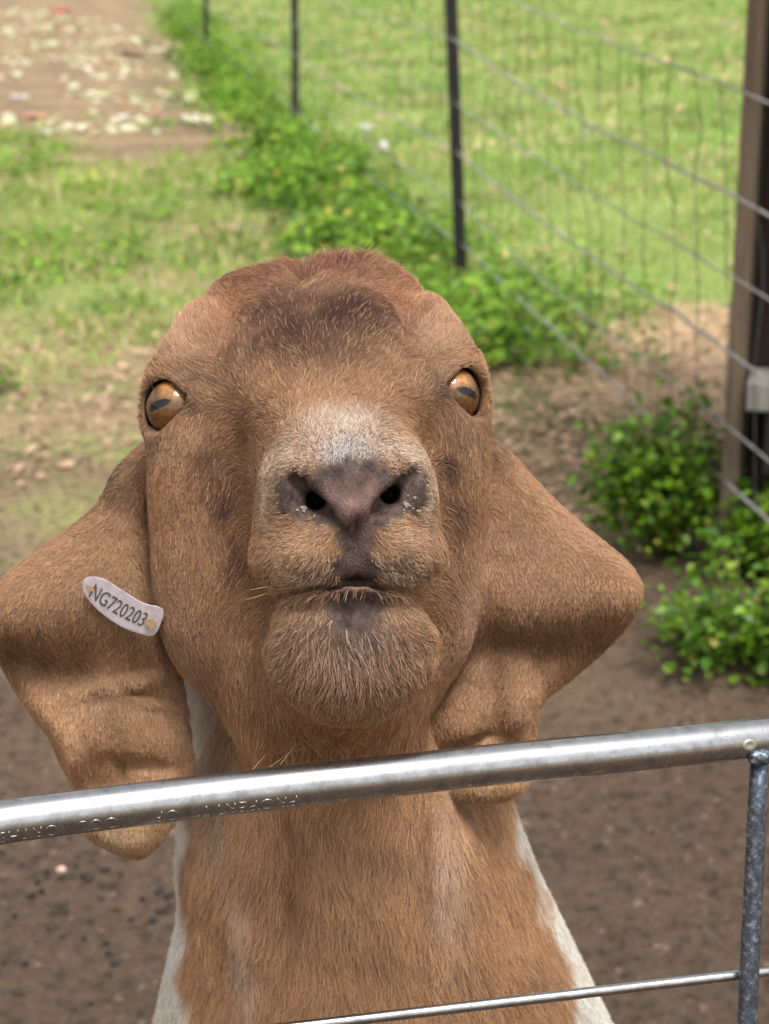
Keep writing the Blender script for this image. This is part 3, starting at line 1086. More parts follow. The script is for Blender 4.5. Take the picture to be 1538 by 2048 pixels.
def in_view(q, marg=600):
    """keep what the picture or a step aside can see"""
    p = np.stack([q[:, 0], q[:, 1], np.zeros(len(q))], 1) - EYE
    d = p @ FWD
    px = (p @ RIGHT) / d * FPX + 769
    py = 1024 - (p @ UP) / d * FPX
    return (d > 0) & (px > -marg) & (px < 1538 + marg) & (py > -120) & (py < 2300)


def blades(name, q, h, w, col, mat, lean=0.5, r=rng):
    n = len(q)
    z0 = ground_z(q[:, 0], q[:, 1]) - 0.004
    base = np.stack([q[:, 0], q[:, 1], z0], 1)
    a = r.random(n) * 6.283
    side = np.stack([np.cos(a), np.sin(a), np.zeros(n)], 1)
    fw = np.stack([-np.sin(a), np.cos(a), np.zeros(n)], 1)
    ln = (lean * (0.3 + r.random(n)))[:, None]
    h = h[:, None]
    w = w[:, None]
    up = np.array([0, 0, 1.0])
    m = base + up * h * 0.6 + fw * h * ln * 0.35
    tp = base + up * h * (1 - 0.3 * ln) + fw * h * ln
    vs = np.stack([base - side * w, base + side * w, m + side * w * 0.8, m - side * w * 0.8, tp + side * w * 0.12, tp - side * w * 0.12], 1).reshape(-1, 3)
    i = np.arange(n)[:, None] * 6
    fs = np.concatenate([i + np.array([[0, 1, 2, 3]]), i + np.array([[3, 2, 4, 5]])])
    o = mesh_obj(name, vs, fs, mat)
    set_col(o, np.repeat(col, 6, 0))
    return o


def leaf_cloud(base_pts, size, normal_up, col, r=rng):
    """verts, faces, colours of broad folded leaves at the given points"""
    n = len(base_pts)
    a = r.random(n) * 6.283
    tilt = (normal_up * (0.4 + 0.9 * r.random(n)))
    d = np.stack([np.cos(a) * np.cos(tilt), np.sin(a) * np.cos(tilt), np.sin(tilt) * np.where(r.random(n) < 0.5, 1, -0.6)], 1)
    s = np.stack([-np.sin(a), np.cos(a), r.normal(size=n) * 0.25], 1)
    u = np.cross(d, s)
    size = size[:, None]
    w = size * (0.30 + 0.12 * r.random((n, 1)))
    p = base_pts
    vs = np.stack([p, p + d * size * 0.35 + s * w + u * w * 0.35, p + d * size * 0.75 + s * w * 0.75 + u * w * 0.25, p + d * size * 1.0 - u * size * 0.12,
                   p + d * size * 0.75 - s * w * 0.75 + u * w * 0.25, p + d * size * 0.35 - s * w + u * w * 0.35, p + d * size * 0.5], 1).reshape(-1, 3)
    i = np.arange(n)[:, None] * 7
    fs = np.concatenate([i + np.array([[0, 1, 6, 6]]), i + np.array([[1, 2, 3, 6]]), i + np.array([[6, 3, 4, 5]]), i + np.array([[0, 6, 5, 5]])])
    return vs, fs, np.repeat(col, 7, 0)


def tri_mesh(name, vs, quads, mat, parent=None):
    """quads whose last two indices agree become triangles"""
    deg = quads[:, 2] == quads[:, 3]
    t1 = quads[deg][:, :3]
    q = quads[~deg]
    tri = np.concatenate([t1, q[:, [0, 1, 2]], q[:, [0, 2, 3]]])
    return mesh_obj(name, vs, tri, mat, parent)


def leaf_cols(n, r=rng, bright=1.0):
    k = r.random((n, 1))
    c = lin(70, 112, 26) * (1 - k) + lin(138, 176, 52) * k
    y = r.random(n) < 0.06
    c[y] = lin(176, 170, 80)
    return c * (0.75 + 0.5 * r.random((n, 1))) * bright


# pasture beyond the fence: short grass
pad = scatter(Z_PADDOCK, 900000, (np.array([-6.0, 5.0]), np.array([10.0, 34.0])))
pad = pad[in_view(pad)]
dist = np.hypot(pad[:, 0], pad[:, 1])
keep = rng.random(len(pad)) < np.clip((9.0 / dist) ** 1.5, 0.12, 1) * 0.95
keep &= zone(pad[:, 0], pad[:, 1], Z_DIRT2, 0.3, 4, 0.1) < rng.random(len(pad)) * 1.2
pad = pad[keep][:110000]
dist = np.hypot(pad[:, 0], pad[:, 1])
k = rng.random((len(pad), 1))
gc = lin(112, 156, 56) * (1 - k) + lin(172, 196, 108) * k
dryb = rng.random(len(pad)) < 0.24 + 0.14 * gnoise(pad[:, 0], pad[:, 1], 3, 90)
gc[dryb] = lin(208, 194, 144)
patch = (0.92 + 0.20 * gnoise(pad[:, 0], pad[:, 1], 5, 91))[:, None]
hh = (0.028 + 0.04 * rng.random(len(pad))) * (1 + 0.5 * gnoise(pad[:, 0], pad[:, 1], 4, 92)) * np.clip(dist / 9, 1, 2)
ww = 0.0028 * np.clip(dist / 7, 1, 4)
o = blades('pasture_grass', pad, np.clip(hh, 0.015, 0.2), ww, gc * patch, GRASS_M, 0.9)
tag(o, 'short bright green pasture grass beyond the wire fence', 'grass', kind='stuff')

# rough grass and low weeds inside the pen
pen = scatter(gpoly([(-600, -20), (380, -20), (620, 470), (420, 670), (0, 800), (-900, 1000)]), 190000)
pen = pen[in_view(pen)]
mk = zone(pen[:, 0], pen[:, 1], Z_PEN, 1.6, 2, 0.45) * np.clip(0.62 + 0.75 * gnoise(pen[:, 0], pen[:, 1], 5, 93), 0.03, 1)
pen = pen[rng.random(len(pen)) < mk][:60000]
k = rng.random((len(pen), 1))
gc = lin(110, 144, 52) * (1 - k) + lin(172, 186, 96) * k
dd = rng.random(len(pen)) < 0.26
gc[dd] = lin(206, 186, 138)
o = blades('pen_grass', pen, 0.03 + 0.05 * rng.random(len(pen)), 0.003 + 0.002 * rng.random(len(pen)), gc, GRASS_M, 1.0)
tag(o, 'patchy rough grass in the pen behind the left ear', 'grass', kind='stuff')


def weed_points(poly, nclump, leaves, rad, hgt, jit, r=rng):
    c = scatter(poly, nclump) + r.normal(size=(nclump, 2)) * jit
    c = c[gnoise(c[:, 0], c[:, 1], 5, 97) + r.normal(size=len(c)) * 0.5 > -0.55]
    c = c[in_view(c, 400)]
    pts, cols = [], []
    for x, y in c:
        m = int(leaves * (0.5 + r.random()))
        R = rad * (0.45 + 1.1 * r.random())
        H = hgt * (0.25 + 1.3 * r.random() ** 1.5)
        a = r.random(m) * 6.283
        q = np.sqrt(r.random(m))
        zz = H * np.sqrt(np.clip(1 - q * q, 0, 1)) * (0.25 + 0.8 * r.random(m))
        p = np.stack([x + R * q * np.cos(a), y + R * q * np.sin(a), ground_z(np.array([x]), np.array([y]))[0] + zz], 1)
        pts.append(p)
        cols.append(leaf_cols(m, r, 0.6 + 0.75 * r.random()))
    return np.concatenate(pts), np.concatenate(cols)


pts, cl = weed_points(Z_WEED, 430, 80, 0.20, 0.22, 0.16)
vs, fs, cc = leaf_cloud(pts, 0.028 + 0.030 * rng.random(len(pts)), 0.6, cl)
o = tri_mesh('fence_weeds', vs, fs, LEAF_M)
set_col(o, cc)
tag(o, 'leafy green weeds growing along the foot of the wire fence', 'weeds', kind='stuff')

pts, cl = weed_points(Z_PEN, 330, 50, 0.22, 0.10, 0.4)
vs, fs, cc = leaf_cloud(pts, 0.020 + 0.022 * rng.random(len(pts)), 0.5, cl)
o = tri_mesh('low_weeds', vs, fs, LEAF_M)
set_col(o, cc)
tag(o, 'low broad-leaved weeds spread through the pen grass', 'weeds', kind='stuff')

# two leafy plants at the right: the larger leaves are pieces of their own
def leaf_mesh(name, col):
    vs, fs, _ = leaf_cloud(np.zeros((1, 3)), np.array([1.0]), 0.0, np.zeros((1, 3)), np.random.default_rng(3))
    # straighten: rebuild along +X
    w, f = 0.36, 0.10
    v = [(0, 0, 0), (.12, w * .55, f * .5), (.38, w, f), (.60, w * .80, f * .7), (.78, w * .52, f * .4), (1, 0, -.10), (.78, -w * .52, f * .4), (.60, -w * .80, f * .7), (.38, -w, f), (.12, -w * .55, f * .5), (.4, 0, -.01), (.7, 0, -.03)]
    fa = [(0, 1, 10), (1, 2, 10), (2, 3, 11, 10), (3, 4, 11), (4, 5, 11), (5, 6, 11), (6, 7, 11), (7, 8, 10, 11), (8, 9, 10), (9, 0, 10)]
    me = bpy.data.meshes.new(name)
    me.from_pydata(v, [], fa)
    a = me.attributes.new('col', 'FLOAT_COLOR', 'POINT')
    a.data.foreach_set('color', np.tile(np.append(col, 1.0), (len(v), 1)).astype(np.float32).ravel())
    me.polygons.foreach_set('use_smooth', np.ones(len(me.polygons), dtype=bool))
    me.materials.append(LEAF_M)
    return me


LEAF_DATA = [leaf_mesh('leaf', c) for c in (lin(92, 134, 28), lin(120, 164, 34), lin(126, 168, 46), lin(70, 110, 30), lin(50, 84, 32), lin(146, 174, 62))]


def leafy_plant(label, foot, rx, ry, h, n_big, n_small, stems, size, seed, dark=1.0):
    r = np.random.default_rng(seed)
    root = empty('leafy_weed', tuple(foot))
    tag(root, label, 'plant', 'leafy plants beside the timber post')
    tips = []
    for i in range(stems):
        a = r.random() * 6.283
        q = math.sqrt(r.random())
        top = np.array([rx * q * math.cos(a), ry * q * math.sin(a), h * (0.45 + 0.6 * r.random()) * (1 - 0.35 * q * q)])
        mid = top * np.array([0.45, 0.45, 0.6]) + r.normal(size=3) * 0.01
        v, f = tube_mesh([(top[0] * .12, top[1] * .12, -0.01), tuple(mid), tuple(top)], [0.0035, 0.0028, 0.0015], 5)
        mesh_obj('stem', v, f, STEM_M, root, True)
        tips.append((mid, top))
    def spots(m):
        k = r.integers(0, len(tips), m)
        t = r.random(m) ** 0.6
        M = np.array([tips[i][0] for i in k])
        T = np.array([tips[i][1] for i in k])
        return M * (1 - t[:, None]) * 0.8 + T * t[:, None] + r.normal(size=(m, 3)) * np.array([.03, .03, .015])
    ps = spots(n_big)
    for p in ps:
        me = LEAF_DATA[int(r.choice(len(LEAF_DATA), p=[.25, .25, .18, .14, .1, .08]))]
        o = bpy.data.objects.new('leaf', me)
        COL.objects.link(o)
        o.parent = root
        s = size * (0.7 + 0.7 * r.random())
        o.location = (p[0], p[1], max(p[2], 0.01))
        o.scale = (s, s, s)
        o.rotation_euler = (r.normal() * 0.5, 0.15 + r.normal() * 0.45, math.atan2(p[1], p[0]) + r.normal() * 0.9)
    ps = spots(n_small)
    ps[:, 2] = np.maximum(ps[:, 2] * (0.5 + 0.6 * r.random(n_small)), 0.01)
    v, f, c = leaf_cloud(ps, size * (0.5 + 0.5 * r.random(n_small)), 0.6, leaf_cols(n_small, r, 0.8))
    o = tri_mesh('foliage', v, f, LEAF_M, root)
    set_col(o, c)
    tag(o, kind='stuff')
    return root


STEM_M = plain('stem_green', tuple(lin(112, 120, 60)), 0.6)
f1_ = ground_pt(1330, 1120)
leafy_plant('bright green leafy weed bush behind the right ear, left of the timber post', f1_, 0.20, 0.18, 0.47, 298, 2300, 60, 0.032, 5)
f2_ = ground_pt(1490, 1370)
leafy_plant('low dark green leafy weed at the foot of the post, above the rail', f2_, 0.20, 0.17, 0.33, 298, 1800, 46, 0.031, 6)
f3_ = ground_pt(1590, 1180)
leafy_plant('leafy weed in the shade of the shed wall, right edge of the picture', f3_, 0.20, 0.14, 0.34, 200, 700, 26, 0.038, 8)

# ------------------------------------------------------------------ wire fence
def on_plane(px, py, yw):
    """point of the sight line through a pixel where it meets the upright plane y = yw"""
    r = (px - 769) / FPX * RIGHT + (1024 - py) / FPX * UP + FWD
    return EYE + r * (yw / r[1])


t = NT('picket_steel')
co = t.n('TexCoord')
nz = t.noise(60, 5, 0.7, co.outputs['Object'])
t.l(t.ramp(nz.outputs[0], [(0.35, tuple(lin(34, 32, 34))), (0.6, tuple(lin(56, 52, 54))), (0.75, tuple(lin(92, 80, 74)))]).outputs[0], t.b.inputs['Base Color'])
t.set(Roughness=0.6, Metallic=0.3)
PICKET = t.m
t = NT('wire_galvanised')
co = t.n('TexCoord')
nz = t.noise(90, 3, 0.6, co.outputs['Object'])
t.l(t.ramp(nz.outputs[0], [(0.35, tuple(lin(120, 118, 116))), (0.65, tuple(lin(196, 194, 190)))]).outputs[0], t.b.inputs['Base Color'])
t.set(Roughness=0.45, Metallic=0.35)
WIRE = t.m
STAY = plain('wire_dark', tuple(lin(92, 98, 92)), 0.55, 0.4)

fence = empty('wire_fence', tuple(FP[1]))
tag(fence, 'wire mesh stock fence on dark steel pickets running off to the left', 'fence')
F0 = np.array(fence.location)


def fpart(name, v, f, mat, smooth=True):
    return mesh_obj(name, [Vector(p) - Vector(F0) for p in v], f, mat, fence, smooth)


# star pickets
tops = [on_plane(893, -160, FP[1][1]), on_plane(586, -190, FP[2][1]), on_plane(412, -190, FP[3][1])]
for b, tp in zip(FP[1:], tops):
    b = b - np.array([0, 0, 0.25])
    ax_ = unit(tp - b)
    sec = []
    for k in range(3):
        a = math.radians(90 + 120 * k + 25)
        for da, rr in ((-0.16, 0.030), (0.16, 0.030), (1.047, 0.0065)):
            sec.append((math.cos(a + da) * rr, math.sin(a + da) * rr))
    v, f = [], []
    m = len(sec)
    for j, p in enumerate((b, tp)):
        for s in sec:
            v.append(p + np.array([s[0], s[1], 0]))
    for k in range(m):
        f.append((k, (k + 1) % m, m + (k + 1) % m, m + k))
    f.append(tuple(range(m, 2 * m)))
    fpart('steel_picket', v, f, PICKET, False)

# line wires: heights read at the first picket and at the timber post
y1 = [-62, 75, 205, 305, 405, 490]
y0 = [172, 388, 552, 702, 858, 972]
x1 = [897, 901, 908, 914, 921, 927]
wires = []
for k in range(6):
    a = on_plane(1462, y0[k], FP[0][1] - 0.06)
    b = on_plane(x1[k], y1[k], FP[1][1] - 0.03)
    hgt = b[2]
    pts = [a + (a - b) * 0.55]
    for s in np.linspace(0, 1, 26):
        p = a * (1 - s) + b * s
        p[2] -= 0.02 * math.sin(math.pi * s) * (1 + 0.4 * math.sin(k * 2.1))
        pts.append(p + rng.normal(size=3) * 0.0022)
    for q0, q1 in ((FP[1], FP[2]), (FP[2], FP[3]), (FP[3], FP[3] + (FP[3] - FP[2]) * 3)):
        for s in np.linspace(0, 1, 14)[1:]:
            p = q0 * (1 - s) + q1 * s
            p = p + np.array([-0.02, -0.03, hgt - 0.03 * math.sin(math.pi * s)])
            pts.append(p)
    wires.append(np.array(pts))
    v, f = tube_mesh([tuple(p) for p in pts], [0.0030, 0.0038, 0.0026, 0.0040, 0.0026, 0.0038][k], 6)
    fpart('line_wire', v, f, WIRE)
# stay wires from wire to wire
for s in np.arange(-0.30, 2.2, 0.062):
    pts = []
    for w in wires:
        if s < 0:
            p = w[1] + (w[1] - w[2]) * (-s * 25)
        elif s < 1:
            i = 1 + s * 25
            j = int(i)
            p = w[j] * (1 - (i - j)) + w[j + 1] * (i - j)
        else:
            i = 26 + (s - 1) * 13
            j = min(int(i), len(w) - 2)
            p = w[j] * (1 - (i - j)) + w[j + 1] * (i - j)
        pts.append(p + rng.normal(size=3) * 0.006)
    full = []
    for a, b in zip(pts[:-1], pts[1:]):
        full.append(a)
        full.append((a + b) / 2 + rng.normal(size=3) * 0.007)
    full.append(pts[-1])
    v, f = tube_mesh([tuple(p) for p in full], 0.0016, 4, False)
    fpart('stay_wire', v, f, STAY)

# ------------------------------------------------------------------ timber shed at the right edge
def wood(name, c1, c2, scale=1.0, rough=0.8):
    t = NT(name)
    co = t.n('TexCoord')
    mp = t.n('Mapping')
    mp.inputs['Scale'].default_value = (40 * scale, 40 * scale, 2.2 * scale)
    t.l(co.outputs['Object'], mp.inputs[0])
    nz = t.noise(1.0, 6, 0.65, mp.outputs[0], 0.6)
    t.l(t.ramp(nz.outputs[0], [(0.3, tuple(c1)), (0.7, tuple(c2))]).outputs[0], t.b.inputs['Base Color'])
    t.set(Roughness=rough, Specular_IOR_Level=0.25)
    t.bump(nz.outputs[0], 0.4, 0.003)
    return t.m


W_LIGHT = wood('weathered_post', lin(92, 78, 64), lin(144, 126, 106))
W_DARK = wood('dark_board', lin(34, 24, 20), lin(58, 42, 34))  # shade of the shed interior is put into this dark brown
W_GREY = wood('grey_ledge', lin(112, 110, 104), lin(160, 158, 150))
TIN = plain('roof_tin', tuple(lin(120, 122, 122)), 0.45, 0.6)


def box_mesh(name, lo, hi, mat, parent=None, bev=0.003, rot=None):
    bm = bmesh.new()
    bmesh.ops.create_cube(bm, size=1)
    lo, hi = Vector(lo), Vector(hi)
    for v in bm.verts:
        v.co = Vector((lo[i] + (v.co[i] + 0.5) * (hi[i] - lo[i]) for i in range(3)))
    if bev:
        bmesh.ops.bevel(bm, geom=list(bm.edges), offset=bev, segments=1, affect='EDGES')
    me = bpy.data.meshes.new(name)
    bm.to_mesh(me)
    bm.free()
    me.materials.append(mat)
    o = bpy.data.objects.new(name, me)
    COL.objects.link(o)
    if parent is not None:
        o.parent = parent
    return o


S0 = on_plane(1450, 1110, FP[0][1])
shed = empty('shed', (S0[0], FP[0][1], 0))
shed.rotation_euler = (0, math.radians(-0.6), math.radians(-15))
tag(shed, 'dark timber shed with a weathered corner post at the right edge', 'shed')
box_mesh('corner_post', (-0.016, -0.020, -0.3), (0.024, 0.07, 2.05), W_LIGHT, shed, 0.004)
x = 0.031
i = 0
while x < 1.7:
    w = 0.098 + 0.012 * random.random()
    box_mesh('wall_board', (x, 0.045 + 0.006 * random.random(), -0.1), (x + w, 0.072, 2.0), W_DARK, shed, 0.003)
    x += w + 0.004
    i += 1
y = 0.078
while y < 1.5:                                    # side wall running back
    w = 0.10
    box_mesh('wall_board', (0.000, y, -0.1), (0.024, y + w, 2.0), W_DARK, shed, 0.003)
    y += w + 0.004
lz = on_plane(1490, 760, FP[0][1])[2]
box_mesh('ledge', (0.034, -0.10, lz - 0.045), (1.6, 0.040, lz + 0.022), W_GREY, shed, 0.004)
box_mesh('bracket', (0.080, -0.096, lz - 0.19), (0.092, 0.040, lz - 0.050), PICKET, shed, 0.002)
for k in range(15):                                 # corrugated roof overhanging the wall
    v, f = [], []
    x0 = -0.16 + k * 0.13
    for yy, zz in ((-0.42, 1.98), (1.62, 2.22)):
        for s in range(9):
            v.append((x0 + 0.131 * s / 8, yy, zz + 0.010 * math.sin(2 * math.pi * s / 8)))
            v.append((x0 + 0.131 * s / 8, yy, zz + 0.010 * math.sin(2 * math.pi * s / 8) + 0.002))
    for s in range(8):
        a = 2 * s
        f += [(a, a + 2, 18 + a + 2, 18 + a), (a + 1, 18 + a + 1, 18 + a + 3, a + 3), (a, a + 1, a + 3, a + 2), (18 + a, 18 + a + 2, 18 + a + 3, 18 + a + 1)]
    mesh_obj('roof_sheet', v, f, TIN, shed, True)

# ------------------------------------------------------------------ steel gate in front of the goat
t = NT('zinc_tube')
co = t.n('TexCoord')
n1 = t.noise(120, 6, 0.7, co.outputs['Object'])
n2 = t.noise(900, 3, 0.6, co.outputs['Object'])
n3 = t.noise(34, 5, 0.65, co.outputs['Object'], 0.5)
cr = t.ramp(n1.outputs[0], [(0.28, tuple(lin(132, 132, 132))), (0.5, tuple(lin(178, 178, 178))), (0.75, tuple(lin(204, 204, 203)))])
sp = t.ramp(n2.outputs[0], [(0.30, (0.35, 0.30, 0.26)), (0.36, (1, 1, 1))])
rs = t.ramp(n3.outputs[0], [(0.66, (0, 0, 0)), (0.76, (0.6, 0.6, 0.6))])
c1 = t.mix(0.75, cr.outputs[0], sp.outputs[0], 'MULTIPLY')
t.l(t.mix(rs.outputs[0], c1, tuple(lin(120, 100, 86))), t.b.inputs['Base Color'])
t.l(t.ramp(n1.outputs[0], [(0.3, (0.36, 0.36, 0.36)), (0.7, (0.20, 0.20, 0.20))]).outputs[0], t.b.inputs['Roughness'])
t.set(Metallic=1.0)
t.bump(n1.outputs[0], 0.08, 0.0008)
ZINC = t.m
t = NT('zinc_dull')
co = t.n('TexCoord')
n1 = t.noise(260, 5, 0.75, co.outputs['Object'])
t.l(t.ramp(n1.outputs[0], [(0.36, tuple(lin(70, 76, 84))), (0.54, tuple(lin(104, 112, 124))), (0.70, tuple(lin(190, 198, 208)))]).outputs[0], t.b.inputs['Base Color'])
t.set(Metallic=0.75, Roughness=0.42)
t.bump(n1.outputs[0], 0.25, 0.0008)
DULL = t.m

RT = 0.0110
rail_px = [(-250, 2300, .866), (-244, 2000, .864), (-232, 1850, .862), (-200, 1745, .862), (-150, 1694, .864), (-70, 1663, .868), (0, 1645, .873), (120, 1628, .880), (250, 1612, .887), (400, 1594, .895), (600, 1571, .906),
           (800, 1550, .920), (1000, 1528, .938), (1300, 1499, .962), (1500, 1477, .980), (1620, 1466, .992), (1900, 1440, 1.02), (2200, 1414, 1.05)]
RP = np.array([W(*p) for p in rail_px])
rail = []
for i in range(len(RP) - 1):
    p0, p1, p2, p3 = RP[max(i - 1, 0)], RP[i], RP[i + 1], RP[min(i + 2, len(RP) - 1)]
    for s in np.linspace(0, 1, 9)[:-1]:
        rail.append(0.5 * ((2 * p1) + (-p0 + p2) * s + (2 * p0 - 5 * p1 + 4 * p2 - p3) * s * s + (-p0 + 3 * p1 - 3 * p2 + p3) * s ** 3))
rail.append(RP[-1])
rail = np.array(rail)
foot_l = rail[0] * np.array([1, 1, 0])
foot_r = np.array([W(1517, 1600, 0.985)[0] - 0.012, W(1517, 1600, 0.985)[1] - 0.03, 0])
gate = empty('tube_gate', tuple(foot_l))
tag(gate, 'galvanised steel tube gate panel with rounded corner in front of the goat', 'gate')
G0 = np.array(gate.location)


def gpart(name, v, f, mat, parent=gate):
    return mesh_obj(name, [Vector(p) - Vector(G0) for p in v], f, mat, parent, True)


v, f = tube_mesh([tuple(foot_l)] + [tuple(p) for p in rail], RT, 40)
top_rail = gpart('top_rail', v, f, ZINC)
ut = W(1520, 1492, 0.981)
ub = W(1492, 2080, 1.000)
ub2 = ub + (ub - ut) * 3.0
ub2 = ub + unit(ub - ut) * (ub[2] / -unit(ub - ut)[2])
up_pts = [ut + (ub2 - ut) * s for s in np.linspace(0, 1, 30)]
v, f = tube_mesh([tuple(p) for p in up_pts], [0.0050, 0.0056] + [0.0057] * 28, 20)
upright = gpart('upright_tube', v, f, DULL)
# flattened weld where the upright meets the rail
bm = bmesh.new()
bmesh.ops.create_icosphere(bm, subdivisions=3, radius=1)
wc = W(1521, 1514, 0.973)
for vv in bm.verts:
    q = vv.co * (1 + 0.16 * math.sin(vv.co.x * 7 + vv.co.y * 5) * math.cos(vv.co.z * 6))
    vv.co = Vector(wc) + Vector((q.x * 0.0075, q.y * 0.0045, q.z * 0.0048)) - Vector(G0)
me = bpy.data.meshes.new('weld_bead')
bm.to_mesh(me)
bm.free()
me.materials.append(DULL)
me.polygons.foreach_set('use_smooth', np.ones(len(me.polygons), dtype=bool))
o = bpy.data.objects.new('weld_bead', me)
COL.objects.link(o)
o.parent = gate
# round plug in the rail
ia = np.argmin(np.abs((rail - EYE) @ RIGHT / ((rail - EYE) @ FWD) * FPX + 769 - 1486))
nrm = unit(EYE - rail[ia])
sd_ = unit(rail[ia + 1] - rail[ia - 1])
nrm = unit(nrm - sd_ * (nrm @ sd_))
dn = np.cross(nrm, sd_)
dn = dn * np.sign(dn @ -UP)
nn = unit(nrm * 0.93 + dn * 0.32)
d2 = np.cross(sd_, nn)
pc = rail[ia] + nn * (RT - 0.0010)
v, f = [], []
for j, (rr, hh) in enumerate(((0.0046, 0.0), (0.0046, 0.0012), (0.0036, 0.0018), (0.0016, 0.0012))):
    for s in range(20):
        a = 2 * math.pi * s / 20
        v.append(pc + (sd_ * math.cos(a) + d2 * math.sin(a) * 0.75) * rr + nn * hh)
for j in range(3):
    for s in range(20):
        f.append((j * 20 + s, j * 20 + (s + 1) % 20, (j + 1) * 20 + (s + 1) % 20, (j + 1) * 20 + s))
f.append(tuple(60 + s for s in range(20)))
gpart('rivet', v, f, plain('rivet_metal', tuple(lin(176, 172, 160)), 0.4, 0.7))
# thin lower rod, behind the upright
r0, r1 = W(560, 2057, 0.945), W(1440, 1954, 0.999)
rd = (r1 - r0)
v, f = tube_mesh([tuple(r0 - rd * 0.95), tuple(r0), tuple(r1), tuple(r1 + rd * 0.8)], 0.0030, 16)
gpart('lower_rod', v, f, ZINC)
lowz = 0.14
a_ = foot_l + np.array([0, 0, lowz])
b_ = up_pts[-1] * np.array([1, 1, 0]) + np.array([0, 0, lowz])
v, f = tube_mesh([tuple(a_), tuple(b_)], 0.0085, 16)
gpart('bottom_rail', v, f, DULL)


def text_mesh(body, size, extrude=0.0, thin=0.0):
    cu = bpy.data.curves.new('lettering', 'FONT')
    cu.body = body
    cu.size = size
    cu.extrude = extrude
    cu.offset = thin
    cu.resolution_u = 3
    ob = bpy.data.objects.new('lettering_source', cu)
    COL.objects.link(ob)
    bpy.context.view_layer.update()
    dg = bpy.context.evaluated_depsgraph_get()
    me = bpy.data.meshes.new_from_object(ob.evaluated_get(dg))
    bpy.data.objects.remove(ob, do_unlink=True)
    return me


STAMP = plain('stamp_metal', tuple(lin(164, 166, 166)), 0.36, 1.0)
# stamped words, upside down along the lower side of the rail
rp = (rail - EYE)
rail_x = rp @ RIGHT / (rp @ FWD) * FPX + 769
sel = (rail_x > -140) & (rail_x < 800)
seg = rail[sel]
sl_ = np.concatenate([[0], np.cumsum(np.linalg.norm(np.diff(seg, axis=0), axis=1))])
xs = rail_x[sel]
s_start = np.interp(588, xs, sl_)
for word, x_from, x_to in (('PROPERTY', 586, 396), ('OF', 352, 308), ('WOOLWORTHS', 272, -6)):
    me = text_mesh(word, 0.0100, 0.0, -0.00016)
    bm = bmesh.new()
    bm.from_mesh(me)
    bmesh.ops.remove_doubles(bm, verts=list(bm.verts), dist=1e-6)
    bmesh.ops.triangulate(bm, faces=list(bm.faces))
    for _ in range(3):
        bmesh.ops.subdivide_edges(bm, edges=[e_ for e_ in bm.edges if e_.calc_length() > 0.0016], cuts=1)
        bmesh.ops.triangulate(bm, faces=list(bm.faces))
    bm.to_mesh(me)
    bm.free()
    n = len(me.vertices)
    co_ = np.zeros(n * 3, dtype=np.float32)
    me.vertices.foreach_get('co', co_)
    co_ = co_.reshape(-1, 3).astype(float)
    co_[:, 0] -= co_[:, 0].min()
    sA, sB = np.interp(x_from, xs, sl_), np.interp(x_to, xs, sl_)
    u = sA + co_[:, 0] / co_[:, 0].max() * (sB - sA)
    hgt = co_[:, 1].max()
    pos = np.stack([np.interp(u, sl_, seg[:, i]) for i in range(3)], 1)
    tan = np.stack([np.interp(u + 0.002, sl_, seg[:, i]) - np.interp(u - 0.002, sl_, seg[:, i]) for i in range(3)], 1)
    tan /= np.linalg.norm(tan, axis=1, keepdims=True)
    nr_ = EYE - pos
    nr_ -= (nr_ * tan).sum(1, keepdims=True) * tan
    nr_ /= np.linalg.norm(nr_, axis=1, keepdims=True)
    dn_ = np.cross(nr_, tan)
    dn_ *= np.sign((dn_ @ -UP).mean())
    th = math.radians(26) + co_[:, 1] / hgt * (0.0072 / RT)
    rad_n = nr_ * np.cos(th)[:, None] + dn_ * np.sin(th)[:, None]
    pos = pos + rad_n * (RT - 0.0002)
    me.vertices.foreach_set('co', (pos - G0).astype(np.float32).ravel())
    # give the strokes a little height
    bm = bmesh.new()
    bm.from_mesh(me)
    bm.normal_update()
    geom = bmesh.ops.extrude_face_region(bm, geom=list(bm.faces))
    ctr_ = {}
    for e_ in geom['geom']:
        if isinstance(e_, bmesh.types.BMVert):
            p = np.array(e_.co) + G0
            j = np.argmin(((rail - p) ** 2).sum(1))
            d_ = unit(p - rail[j])
            e_.co = Vector(p + d_ * 0.00042 - G0)
    bmesh.ops.recalc_face_normals(bm, faces=list(bm.faces))
    bm.to_mesh(me)
    bm.free()
    me.name = 'stamped_lettering'
    me.materials.clear()
    me.materials.append(STAMP)
    o = bpy.data.objects.new('stamped_lettering', me)
    COL.objects.link(o)
    o.parent = top_rail

